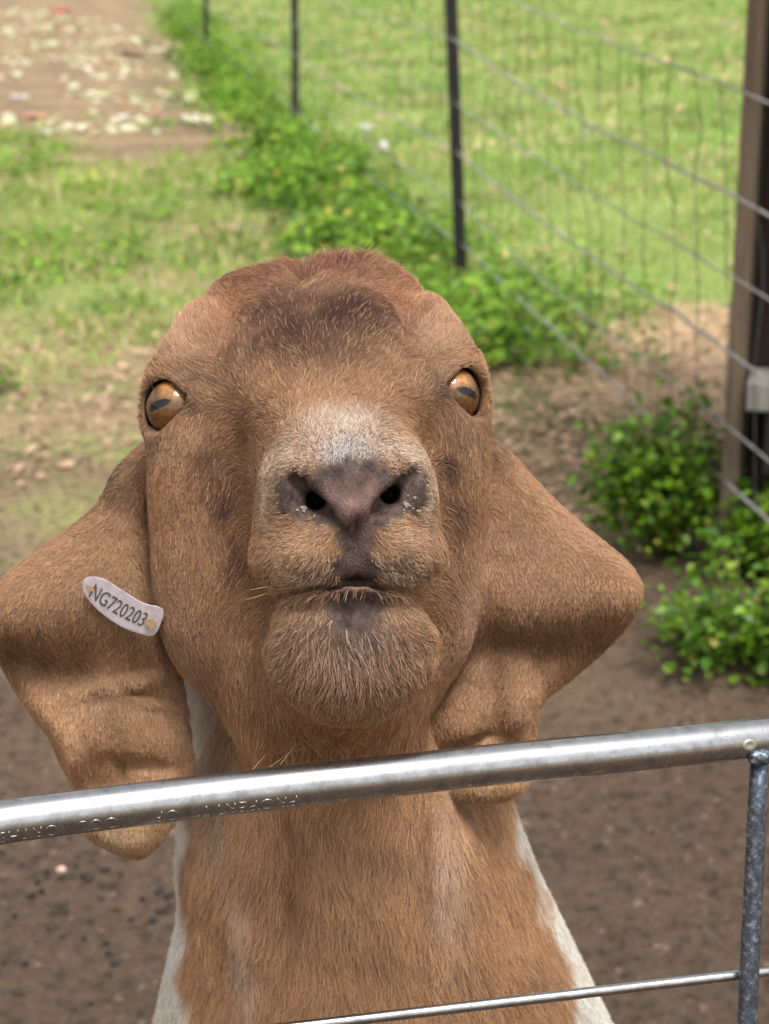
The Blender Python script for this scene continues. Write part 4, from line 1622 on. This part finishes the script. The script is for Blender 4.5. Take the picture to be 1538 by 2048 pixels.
# ------------------------------------------------------------------ eyes
def eye_mat(name, roll):
    t = NT(name)
    co = t.n('TexCoord')
    mp = t.n('Mapping')
    mp.inputs['Rotation'].default_value = (0, 0, roll)
    t.l(co.outputs['Object'], mp.inputs[0])
    sx = t.n('SeparateXYZ')
    t.l(mp.outputs[0], sx.inputs[0])
    # distance from the optical axis
    vm = t.n('VectorMath', operation='MULTIPLY')
    vm.inputs[1].default_value = (1, 1, 0)
    t.l(mp.outputs[0], vm.inputs[0])
    ln = t.n('VectorMath', operation='LENGTH')
    t.l(vm.outputs[0], ln.inputs[0])
    nz = t.noise(260, 5, 0.7, mp.outputs[0], 0.8)
    ir = t.ramp(nz.outputs[0], [(0.3, tuple(lin(136, 88, 44))), (0.5, tuple(lin(182, 132, 78))), (0.72, tuple(lin(204, 158, 104)))])
    sc_ = t.n('Math', operation='MULTIPLY')
    sc_.inputs[1].default_value = 1 / 0.0200
    t.l(ln.outputs['Value'], sc_.inputs[0])
    limb = t.ramp(sc_.outputs[0], [(0.0, (0, 0, 0)), (0.74, (0, 0, 0)), (0.82, (1, 1, 1))])
    c = t.mix(limb.outputs[0], ir.outputs[0], tuple(lin(52, 40, 36)))
    # slot pupil
    ax1 = t.n('Math', operation='ABSOLUTE')
    t.l(sx.outputs[0], ax1.inputs[0])
    ay1 = t.n('Math', operation='ABSOLUTE')
    t.l(sx.outputs[1], ay1.inputs[0])
    d1 = t.n('Math', operation='DIVIDE')
    t.l(ax1.outputs[0], d1.inputs[0])
    d1.inputs[1].default_value = 0.0098
    d2_ = t.n('Math', operation='DIVIDE')
    t.l(ay1.outputs[0], d2_.inputs[0])
    d2_.inputs[1].default_value = 0.0029
    p1 = t.n('Math', operation='POWER')
    t.l(d1.outputs[0], p1.inputs[0])
    p1.inputs[1].default_value = 2.6
    p2 = t.n('Math', operation='POWER')
    t.l(d2_.outputs[0], p2.inputs[0])
    p2.inputs[1].default_value = 2.2
    sm = t.n('Math', operation='ADD')
    t.l(p1.outputs[0], sm.inputs[0])
    t.l(p2.outputs[0], sm.inputs[1])
    wv = t.n('Math', operation='MULTIPLY_ADD')
    t.l(nz.outputs[0], wv.inputs[0])
    wv.inputs[1].default_value = 1.3
    wv.inputs[2].default_value = -0.65
    sm2 = t.n('Math', operation='ADD')
    t.l(sm.outputs[0], sm2.inputs[0])
    t.l(wv.outputs[0], sm2.inputs[1])
    sm = sm2
    pu = t.ramp(sm.outputs[0], [(0.55, (1, 1, 1)), (0.95, (0, 0, 0))])
    t.l(t.mix(pu.outputs[0], c, (0.001, 0.001, 0.0015)), t.b.inputs['Base Color'])
    t.set(Roughness=0.6, Specular_IOR_Level=0.0)
    return t.m


t = NT('cornea_wet')
tr = t.n('BsdfTransparent')
gl = t.n('BsdfGlossy')
gl.inputs['Roughness'].default_value = 0.015
fr = t.n('Fresnel')
fr.inputs['IOR'].default_value = 1.68
ms = t.n('MixShader')
t.l(fr.outputs[0], ms.inputs[0])
t.l(tr.outputs[0], ms.inputs[1])
t.l(gl.outputs[0], ms.inputs[2])
t.l(ms.outputs[0], t.out.inputs[0])
CORNEA = t.m
for (c, w, r), roll in zip(EYES, (math.radians(-28), math.radians(28))):
    wz = w[0] * RIGHT + w[1] * UP + w[2] * FWD
    zx = Vector(wz)
    xx = Vector((0, 0, 1)).cross(zx).normalized()
    yy = zx.cross(xx)
    M = Matrix((xx, yy, zx)).transposed().to_4x4()
    M.translation = Vector(to_world(c) - goat_loc)
    for nm, rad, mt in (('eye', r - 0.0006, eye_mat('goat_eye', roll)), ('cornea', r, CORNEA)):
        bm = bmesh.new()
        bmesh.ops.create_uvsphere(bm, u_segments=48, v_segments=32, radius=rad)
        for vv in bm.verts:                        # the cornea bulges a little
            if nm == 'cornea' and vv.co.z > 0:
                vv.co.z += 0.0012 * max(0, 1 - (math.hypot(vv.co.x, vv.co.y) / (0.75 * r)) ** 2)
        me = bpy.data.meshes.new(nm)
        bm.to_mesh(me)
        bm.free()
        me.polygons.foreach_set('use_smooth', np.ones(len(me.polygons), dtype=bool))
        me.materials.append(mt)
        o = bpy.data.objects.new(nm, me)
        COL.objects.link(o)
        if nm == 'eye':
            o.parent = goat
            o.matrix_local = M
            eye_o = o
        else:
            o.parent = eye_o

# ------------------------------------------------------------------ ear tag
gpx = gp[:, 0] / gp[:, 2] * FPX + 769
gpy = 1024 - gp[:, 1] / gp[:, 2] * FPX
TAG = smooth_poly([(165, 1172), (172, 1155), (205, 1156), (250, 1184), (290, 1207), (326, 1217), (322, 1245), (308, 1270), (282, 1268), (240, 1252), (198, 1222), (172, 1192)], 3)
A = []
for px_, py_ in [(180, 1175), (220, 1190), (260, 1215), (300, 1240), (200, 1205), (240, 1230), (280, 1255), (320, 1235)]:
    m = (np.abs(gpx - px_) < 10) & (np.abs(gpy - py_) < 10) & (gp[:, 2] > 1.0)
    if m.any():
        A.append((px_, py_, gp[m, 2].min()))
A = np.array(A)
cf, *_ = np.linalg.lstsq(np.c_[np.ones(len(A)), A[:, 0] - 250, A[:, 1] - 1210], A[:, 2], rcond=None)
off = (cf[0] + cf[1] * (A[:, 0] - 250) + cf[2] * (A[:, 1] - 1210) - A[:, 2]).max()


def tag_depth(x, y):
    return cf[0] + cf[1] * (x - 250) + cf[2] * (y - 1210) - off - 0.0035 + 0.0022 * ((x - 245) / 80) ** 2


ear_tag = empty('ear_tag', tuple(W(250, 1210, tag_depth(250, 1210))))
tag(ear_tag, 'white plastic ear tag with dark letters NG720203 in the left ear', 'ear tag')
T0 = np.array(ear_tag.location)
bm = bmesh.new()
ring = [bm.verts.new(Vector(W(x, y, tag_depth(x, y)) - T0)) for x, y in TAG]
mid = [bm.verts.new(Vector(W(x, y, tag_depth(x, y) - 0.0002) - T0)) for x, y in (TAG - TAG.mean(0)) * 0.93 + TAG.mean(0)]
backr = [bm.verts.new(Vector(W(x, y, tag_depth(x, y) + 0.0020) - T0)) for x, y in TAG]
n = len(ring)
for k in range(n):
    k2 = (k + 1) % n
    bm.faces.new((ring[k], ring[k2], mid[k2], mid[k]))
    bm.faces.new((ring[k2], ring[k], backr[k], backr[k2]))
fc = bm.faces.new(mid)
bm.faces.new(backr[::-1])
bmesh.ops.triangulate(bm, faces=[fc])
bmesh.ops.recalc_face_normals(bm, faces=list(bm.faces))
me = bpy.data.meshes.new('plate')
bm.to_mesh(me)
bm.free()
t = NT('tag_plastic')
co = t.n('TexCoord')
nz = t.noise(150, 5, 0.7, co.outputs['Object'])
t.l(t.ramp(nz.outputs[0], [(0.3, tuple(lin(196, 180, 182))), (0.55, tuple(lin(226, 214, 220)))]).outputs[0], t.b.inputs['Base Color'])
t.set(Roughness=0.45)
me.materials.append(t.m)
plate = bpy.data.objects.new('plate', me)
COL.objects.link(plate)
plate.parent = ear_tag


def tag_print(me, x0, y0, x1, y1, sag, hpx, mat, name):
    n = len(me.vertices)
    co_ = np.zeros(n * 3, dtype=np.float32)
    me.vertices.foreach_get('co', co_)
    co_ = co_.reshape(-1, 3).astype(float)
    u = (co_[:, 0] - co_[:, 0].min()) / (co_[:, 0].max() - co_[:, 0].min())
    v = (co_[:, 1] - co_[:, 1].min()) / (co_[:, 1].max() - co_[:, 1].min()) - 0.5
    L = math.hypot(x1 - x0, y1 - y0)
    dx, dy = (x1 - x0) / L, (y1 - y0) / L
    px_ = x0 + u * (x1 - x0) + dy * v * hpx - dy * sag * 4 * u * (1 - u)
    py_ = y0 + u * (y1 - y0) - dx * v * hpx + dx * sag * 4 * u * (1 - u)
    p = np.array([W(a, b, tag_depth(a, b) - 0.0006) for a, b in zip(px_, py_)]) - T0
    me.vertices.foreach_set('co', p.astype(np.float32).ravel())
    me.update()
    me.materials.clear()
    me.materials.append(mat)
    me.name = name
    o = bpy.data.objects.new(name, me)
    COL.objects.link(o)
    o.parent = plate
    return o


INK = plain('tag_ink', tuple(lin(92, 92, 86)), 0.6)
DIRT = plain('tag_dirt', tuple(lin(142, 116, 84)), 0.9)
tag_print(text_mesh('NG720203', 0.01, 0, 0.00005), 184, 1180, 291, 1241, 4, 30, INK, 'lettering')
for (cx, cy, rx, ry, sd__) in ((181, 1174, 9, 12, 1), (297, 1240, 11, 22, 2)):
    r_ = np.random.default_rng(sd__)
    vs = [W(cx + rx * math.cos(a) * (0.7 + 0.5 * r_.random()) + 0.35 * ry * math.sin(a), cy + ry * math.sin(a) * (0.7 + 0.5 * r_.random()), tag_depth(cx, cy) - 0.00045) - T0 for a in np.linspace(0, 6.283, 15)[:-1]]
    mesh_obj('mud_smear', vs, [tuple(range(14))], DIRT, plate)

# ------------------------------------------------------------------ hindquarters, legs: the rest of the goat
H = Field((-0.30, 0.95, -0.01), (0.26, 2.05, 0.98), 0.008)
ch = to_world(V(765, 2150, 1.30))
H.cone((ch[0] - 0.02, ch[1], ch[2] - 0.03), (-0.035, 1.36, 0.64), 0.105, 0.132, 0.05)
H.cone((-0.035, 1.34, 0.62), (-0.045, 1.80, 0.62), 0.132, 0.138, 0.05)
H.ell((-0.045, 1.62, 0.57), (0.150, 0.24, 0.145), 0.05)
for sx in (-1, 1):
    LX = -0.040
    H.cone((LX + 0.075 * sx, 1.22, 0.60), (LX + 0.085 * sx, 1.20, 0.36), 0.070, 0.036, 0.04)
    H.cone((LX + 0.085 * sx, 1.20, 0.36), (LX + 0.085 * sx, 1.20, 0.07), 0.033, 0.023, 0.02)
    H.cone((LX + 0.085 * sx, 1.20, 0.07), (LX + 0.085 * sx, 1.175, 0.028), 0.026, 0.030, 0.01)
    H.cone((LX + 0.085 * sx, 1.78, 0.60), (LX + 0.095 * sx, 1.74, 0.42), 0.095, 0.050, 0.04)
    H.cone((LX + 0.095 * sx, 1.74, 0.42), (LX + 0.095 * sx, 1.86, 0.27), 0.045, 0.030, 0.02)
    H.cone((LX + 0.095 * sx, 1.86, 0.27), (LX + 0.095 * sx, 1.83, 0.06), 0.028, 0.022, 0.02)
    H.cone((LX + 0.095 * sx, 1.83, 0.06), (LX + 0.095 * sx, 1.80, 0.026), 0.026, 0.028, 0.01)
H.cone((-0.06, 1.93, 0.69), (-0.06, 2.0, 0.77), 0.022, 0.012, 0.03)
hp, hf = H.mesh()
tm = mesh_obj('hind_body', hp - goat_loc, hf, SKIN, None, True)
hoof = np.clip((0.055 - hp[:, 2]) / 0.01, 0, 1)[:, None]
set_col(tm, (WHITE * 0.8) * (1 - hoof) + lin(70, 60, 52) * hoof)
# one continuous body: both shells into one mesh
bm = bmesh.new()
bm.from_mesh(body.data)
bm.from_mesh(tm.data)
bm.to_mesh(body.data)
bm.free()
bpy.data.objects.remove(tm, do_unlink=True)
if FUR:
    tri = hp[hf]
    ar = np.linalg.norm(np.cross(tri[:, 2] - tri[:, 0], tri[:, 3] - tri[:, 1]), axis=1)
    ar *= (tri[:, 0, 2] > 0.06)
    nh = 40000
    pk = rng.choice(len(ar), size=nh, p=ar / ar.sum())
    u, v = rng.random((nh, 1)), rng.random((nh, 1))
    q = tri[pk]
    P = (q[:, 0] * (1 - u) + q[:, 1] * u) * (1 - v) + (q[:, 3] * (1 - u) + q[:, 2] * u) * v
    N = H.normals(P)
    T = np.tile(np.array([0, 0.8, -0.6]), (nh, 1))
    T -= (T * N).sum(1, keepdims=True) * N
    T /= np.maximum(np.linalg.norm(T, axis=1, keepdims=True), 1e-6)
    iw = np.stack([RIGHT, UP, FWD])
    o = grow('body_fur', (P - EYE) @ iw.T, N @ iw.T, T @ iw.T, np.full(nh, 0.022), WHITE * (0.75 + 0.3 * rng.random((nh, 1))), HAIR, goat, rad=0.0003)
    o.location = -goat_loc
    tag(o, kind='stuff')

# dried crumbs under the nostrils
CRUST = plain('dry_crust', tuple(lin(134, 128, 116)), 0.8)
for cx, cy, n_ in ((604, 1028, 8), (640, 1034, 5), (800, 1012, 9), (815, 1022, 5)):
    for k in range(n_):
        px_, py_ = cx + rng.normal() * 16, cy + rng.normal() * 10
        m = (np.abs(gpx - px_) < 8) & (np.abs(gpy - py_) < 8) & (gp[:, 2] < 0.95)
        if not m.any() or np.ptp(gp[m, 2]) > 0.006:
            continue
        c = V(px_, py_, gp[m, 2].min() - 0.0002)
        vs = []
        nv_ = 7
        sz = 0.0007 + 0.0015 * rng.random() ** 2
        for a in np.linspace(0, 6.283, nv_ + 1)[:-1]:
            vs.append(to_world(c + np.array([math.cos(a), math.sin(a) * 0.8, 0]) * sz * (0.4 + 0.9 * rng.random()) + np.array([0, 0, rng.normal() * 0.0003])) - goat_loc)
        vs.append(to_world(c + np.array([0, 0, -0.00015])) - goat_loc)
        mesh_obj('crust_flake', vs, [(i, (i + 1) % nv_, nv_) for i in range(nv_)], CRUST, goat)

# whiskers
wh = []
for (x0, y0, d0, x1, y1, d1) in ((560, 1505, 1.02, 495, 1550, 0.93), (640, 1490, 1.02, 520, 1548, 0.93), (620, 1480, 1.01, 560, 1530, 0.93), (310, 790, 1.04, 275, 700, 1.02), (330, 780, 1.04, 300, 680, 1.02),
                                 (580, 1195, 0.93, 500, 1180, 0.90), (575, 1205, 0.93, 490, 1200, 0.90), (870, 1180, 0.93, 890, 1140, 0.92), (860, 1190, 0.93, 900, 1165, 0.92)):
    a, b = V(x0, y0, d0), V(x1, y1, d1)
    v, f = tube_mesh([tuple(to_world(a) - goat_loc), tuple(to_world((a + b) / 2 + np.array([0, 0.004, 0])) - goat_loc), tuple(to_world(b) - goat_loc)], [0.00018, 0.00016, 0.00006], 4)
    mesh_obj('whisker', v, f, plain('whisker_hair', tuple(lin(206, 176, 120)), 0.4), goat, True)

# ------------------------------------------------------------------ litter, droppings, crumbs of soil
def scrap(name, label, px, py, w, h, col, cat='scrap', rough=0.7, thick=0.02, group=None, seed=0):
    r = np.random.default_rng(seed + int(px) * 7 + int(py))
    p = ground_pt(px, py)
    D = np.linalg.norm(p - EYE)
    sx, sy = w / FPX * D / 2, h / FPX * D / 2 / 0.35
    bm = bmesh.new()
    bmesh.ops.create_grid(bm, x_segments=6, y_segments=6, size=1)
    ph = r.random(6) * 6.283
    for vv in bm.verts:
        x, y = vv.co.x, vv.co.y
        ang = math.atan2(y, x)
        k = 1 + 0.22 * math.sin(3 * ang + ph[0]) + 0.15 * math.sin(5 * ang + ph[1])
        m = max(abs(x), abs(y))
        l = math.hypot(x, y) + 1e-6
        rr = m / l * k
        vv.co = Vector((x * rr * sx, y * rr * sy, thick * (0.45 + 0.5 * math.sin(x * 3 + ph[2]) * math.cos(y * 3.3 + ph[3]) + 0.15 * math.sin(x * 9 + ph[4]))))
    gm = bmesh.ops.extrude_face_region(bm, geom=list(bm.faces))
    for q in gm['geom']:
        if isinstance(q, bmesh.types.BMVert):
            q.co.z += 0.004
    bmesh.ops.recalc_face_normals(bm, faces=list(bm.faces))
    me = bpy.data.meshes.new(name)
    bm.to_mesh(me)
    bm.free()
    t = NT(name)
    nz = t.noise(30, 4)
    t.l(t.ramp(nz.outputs[0], [(0.35, tuple(lin(*col) * 0.75)), (0.65, tuple(lin(*col)))]).outputs[0], t.b.inputs['Base Color'])
    t.set(Roughness=rough)
    me.materials.append(t.m)
    o = bpy.data.objects.new(name, me)
    COL.objects.link(o)
    o.location = (p[0], p[1], ground_z(p[:1], p[1:2])[0] + 0.006)
    o.rotation_euler = (0, 0, r.random() * 0.5)
    tag(o, label, cat, group)
    return o


scrap('bread_scrap', 'large white bread scrap on the dirt near the second steel picket', 400, 247, 66, 40, (238, 222, 206), 'bread', thick=0.05)
scrap('red_scrap', 'small bright red scrap at the top left corner', 122, 26, 28, 16, (226, 66, 48), 'scrap', thick=0.05)
scrap('white_scrap', 'small white scrap lying left of the large bread scrap', 243, 234, 26, 16, (236, 228, 222), 'scrap')
scrap('white_scrap', 'pale scrap in the upper left dirt below the lettuce scraps', 318, 103, 30, 20, (226, 222, 190), 'scrap')
scrap('blue_scrap', 'small light blue scrap in the pasture beyond the fence', 1171, 267, 20, 15, (150, 200, 224), 'scrap')
scrap('white_scrap', 'small whitish scrap in the weeds left of the nearest picket', 767, 296, 22, 18, (226, 214, 210), 'scrap', thick=0.06)
scrap('white_scrap', 'small whitish scrap in the weeds further left along the fence', 735, 261, 20, 16, (214, 206, 198), 'scrap', thick=0.06)
scrap('orange_peel', 'dull orange peel scrap at the left edge of the dirt', 66, 236, 46, 16, (206, 150, 116), 'scrap')
scrap('clod', 'brown clod of earth among the upper left scraps', 268, 112, 46, 22, (150, 118, 100), 'clod', thick=0.06)
scrap('white_scrap', 'white scrap lying at the far left edge of the dirt', 38, 198, 28, 14, (226, 220, 214), 'scrap')
scrap('pink_clod', 'pale pinkish clod in the far pasture by the shed', 1460, 56, 36, 24, (196, 160, 150), 'clod', thick=0.06)

# chopped lettuce and bread strewn over the upper-left dirt
q = scatter(Z_SCRAP, 4200)
q = q[gnoise(q[:, 0], q[:, 1], 2.2, 95) + 0.3 * gnoise(q[:, 0], q[:, 1], 7, 96) > 0.05][:1500]
pts = np.c_[q, ground_z(q[:, 0], q[:, 1]) + 0.01 + 0.02 * rng.random(len(q))]
k = rng.random((len(q), 1))
cl = lin(196, 206, 140) * (1 - k) + lin(232, 226, 204) * k
br = rng.random(len(q)) < 0.2
cl[br] = lin(206, 160, 130)
v, f, c = leaf_cloud(pts, 0.05 + 0.09 * rng.random(len(q)), 0.35, cl)
o = tri_mesh('food_scraps', v, f, LEAF_M)
set_col(o, c)
tag(o, 'pale chopped lettuce and bread scraps strewn over the upper left dirt', 'food scraps', kind='stuff')

# fallen leaves in the pasture and dry litter on the soil
q = scatter(Z_PADDOCK, 60000, (np.array([-6.0, 5.0]), np.array([10.0, 30.0])))
q = q[in_view(q)][:2200]
pts = np.c_[q, ground_z(q[:, 0], q[:, 1]) + 0.02 + 0.02 * rng.random(len(q))]
cl = lin(214, 186, 146) * (0.7 + 0.4 * rng.random((len(q), 1)))
v, f, c = leaf_cloud(pts, (0.03 + 0.035 * rng.random(len(q))) * np.clip(q[:, 1] / 9, 1, 2), 0.3, cl)
o = tri_mesh('fallen_leaves', v, f, LEAF_M)
set_col(o, c)
tag(o, 'tan fallen leaves scattered over the pasture', 'leaves', kind='stuff')

q0 = gpoly([(900, 640), (1480, 600), (1480, 900), (1250, 1080), (1000, 1000), (900, 800)])
q1 = gpoly([(-100, 640), (330, 640), (300, 900), (0, 1000), (-200, 900)])
q = np.concatenate([scatter(q0, 2300), scatter(q1, 900)])
pts = np.c_[q, ground_z(q[:, 0], q[:, 1]) + 0.004 + 0.008 * rng.random(len(q))]
cl = lin(206, 174, 144) * (0.62 + 0.55 * rng.random((len(q), 1)))
v, f, c = leaf_cloud(pts, 0.010 + 0.030 * rng.random(len(q)), 0.25, cl)
o = tri_mesh('dry_litter', v, f, LEAF_M)
set_col(o, c)
tag(o, 'dry leaves and straw littering the bare soil by the fence', 'litter', kind='stuff')

# crumbs of soil
q = scatter(gpoly([(-400, 860), (1900, 860), (2100, 2200), (-600, 2200)]), 12000)
n = len(q)
z = ground_z(q[:, 0], q[:, 1])
s = 0.003 + 0.009 * rng.random((n, 1)) ** 3
base = np.array([(1, 0, 0), (-.5, .87, 0), (-.5, -.87, 0), (0.1, 0, .8)])
v = (np.c_[q, z][:, None, :] + base[None] * s[:, :, None] * (0.6 + 0.8 * rng.random((n, 4, 1)))).reshape(-1, 3)
i = np.arange(n)[:, None] * 4
f = np.concatenate([i + np.array([[0, 1, 3]]), i + np.array([[1, 2, 3]]), i + np.array([[2, 0, 3]])])
k = rng.random((n, 1))
o = mesh_obj('soil_crumbs', v, f, leaf_mat('soil_crumb', 0.9, 0.0))
set_col(o, np.repeat(lin(60, 50, 43) * (1 - k) + lin(106, 89, 76) * k, 4, 0))
tag(o, 'loose crumbs of soil on the trampled mud', 'soil', kind='stuff')

# droppings
bm = bmesh.new()
bmesh.ops.create_icosphere(bm, subdivisions=2, radius=1)
for vv in bm.verts:
    vv.co = Vector((vv.co.x * 0.0085, vv.co.y * 0.0062, vv.co.z * 0.0058)) * (1 + 0.08 * math.sin(vv.co.x * 5 + vv.co.y * 3))
me = bpy.data.meshes.new('dropping')
bm.to_mesh(me)
bm.free()
me.polygons.foreach_set('use_smooth', np.ones(len(me.polygons), dtype=bool))
me.materials.append(plain('dropping_dark', tuple(lin(40, 34, 30)), 0.55))
spots = scatter(gpoly([(-120, 1640), (420, 1640), (420, 2120), (-120, 2120)]), 70)
for x, y in spots:
    o = bpy.data.objects.new('goat_dropping', me)
    COL.objects.link(o)
    o.location = (x, y, ground_z(np.array([x]), np.array([y]))[0] + 0.004)
    o.rotation_euler = (random.random() * 0.6, random.random() * 0.6, random.random() * 6.28)
    k = 0.55 + 0.5 * random.random()
    o.scale = (k, k, k)
    tag(o, 'small dark goat dropping on the mud below the left ear', 'dropping', 'droppings on the mud')
o = bpy.data.objects.new('pale_pebble', me.copy())
o.data.materials.clear()
o.data.materials.append(plain('pebble_pale', tuple(lin(206, 178, 162)), 0.7))
COL.objects.link(o)
p = ground_pt(124, 1748)
o.location = (p[0], p[1], 0.008)
tag(o, 'pale pinkish pebble on the mud below the left ear', 'pebble')
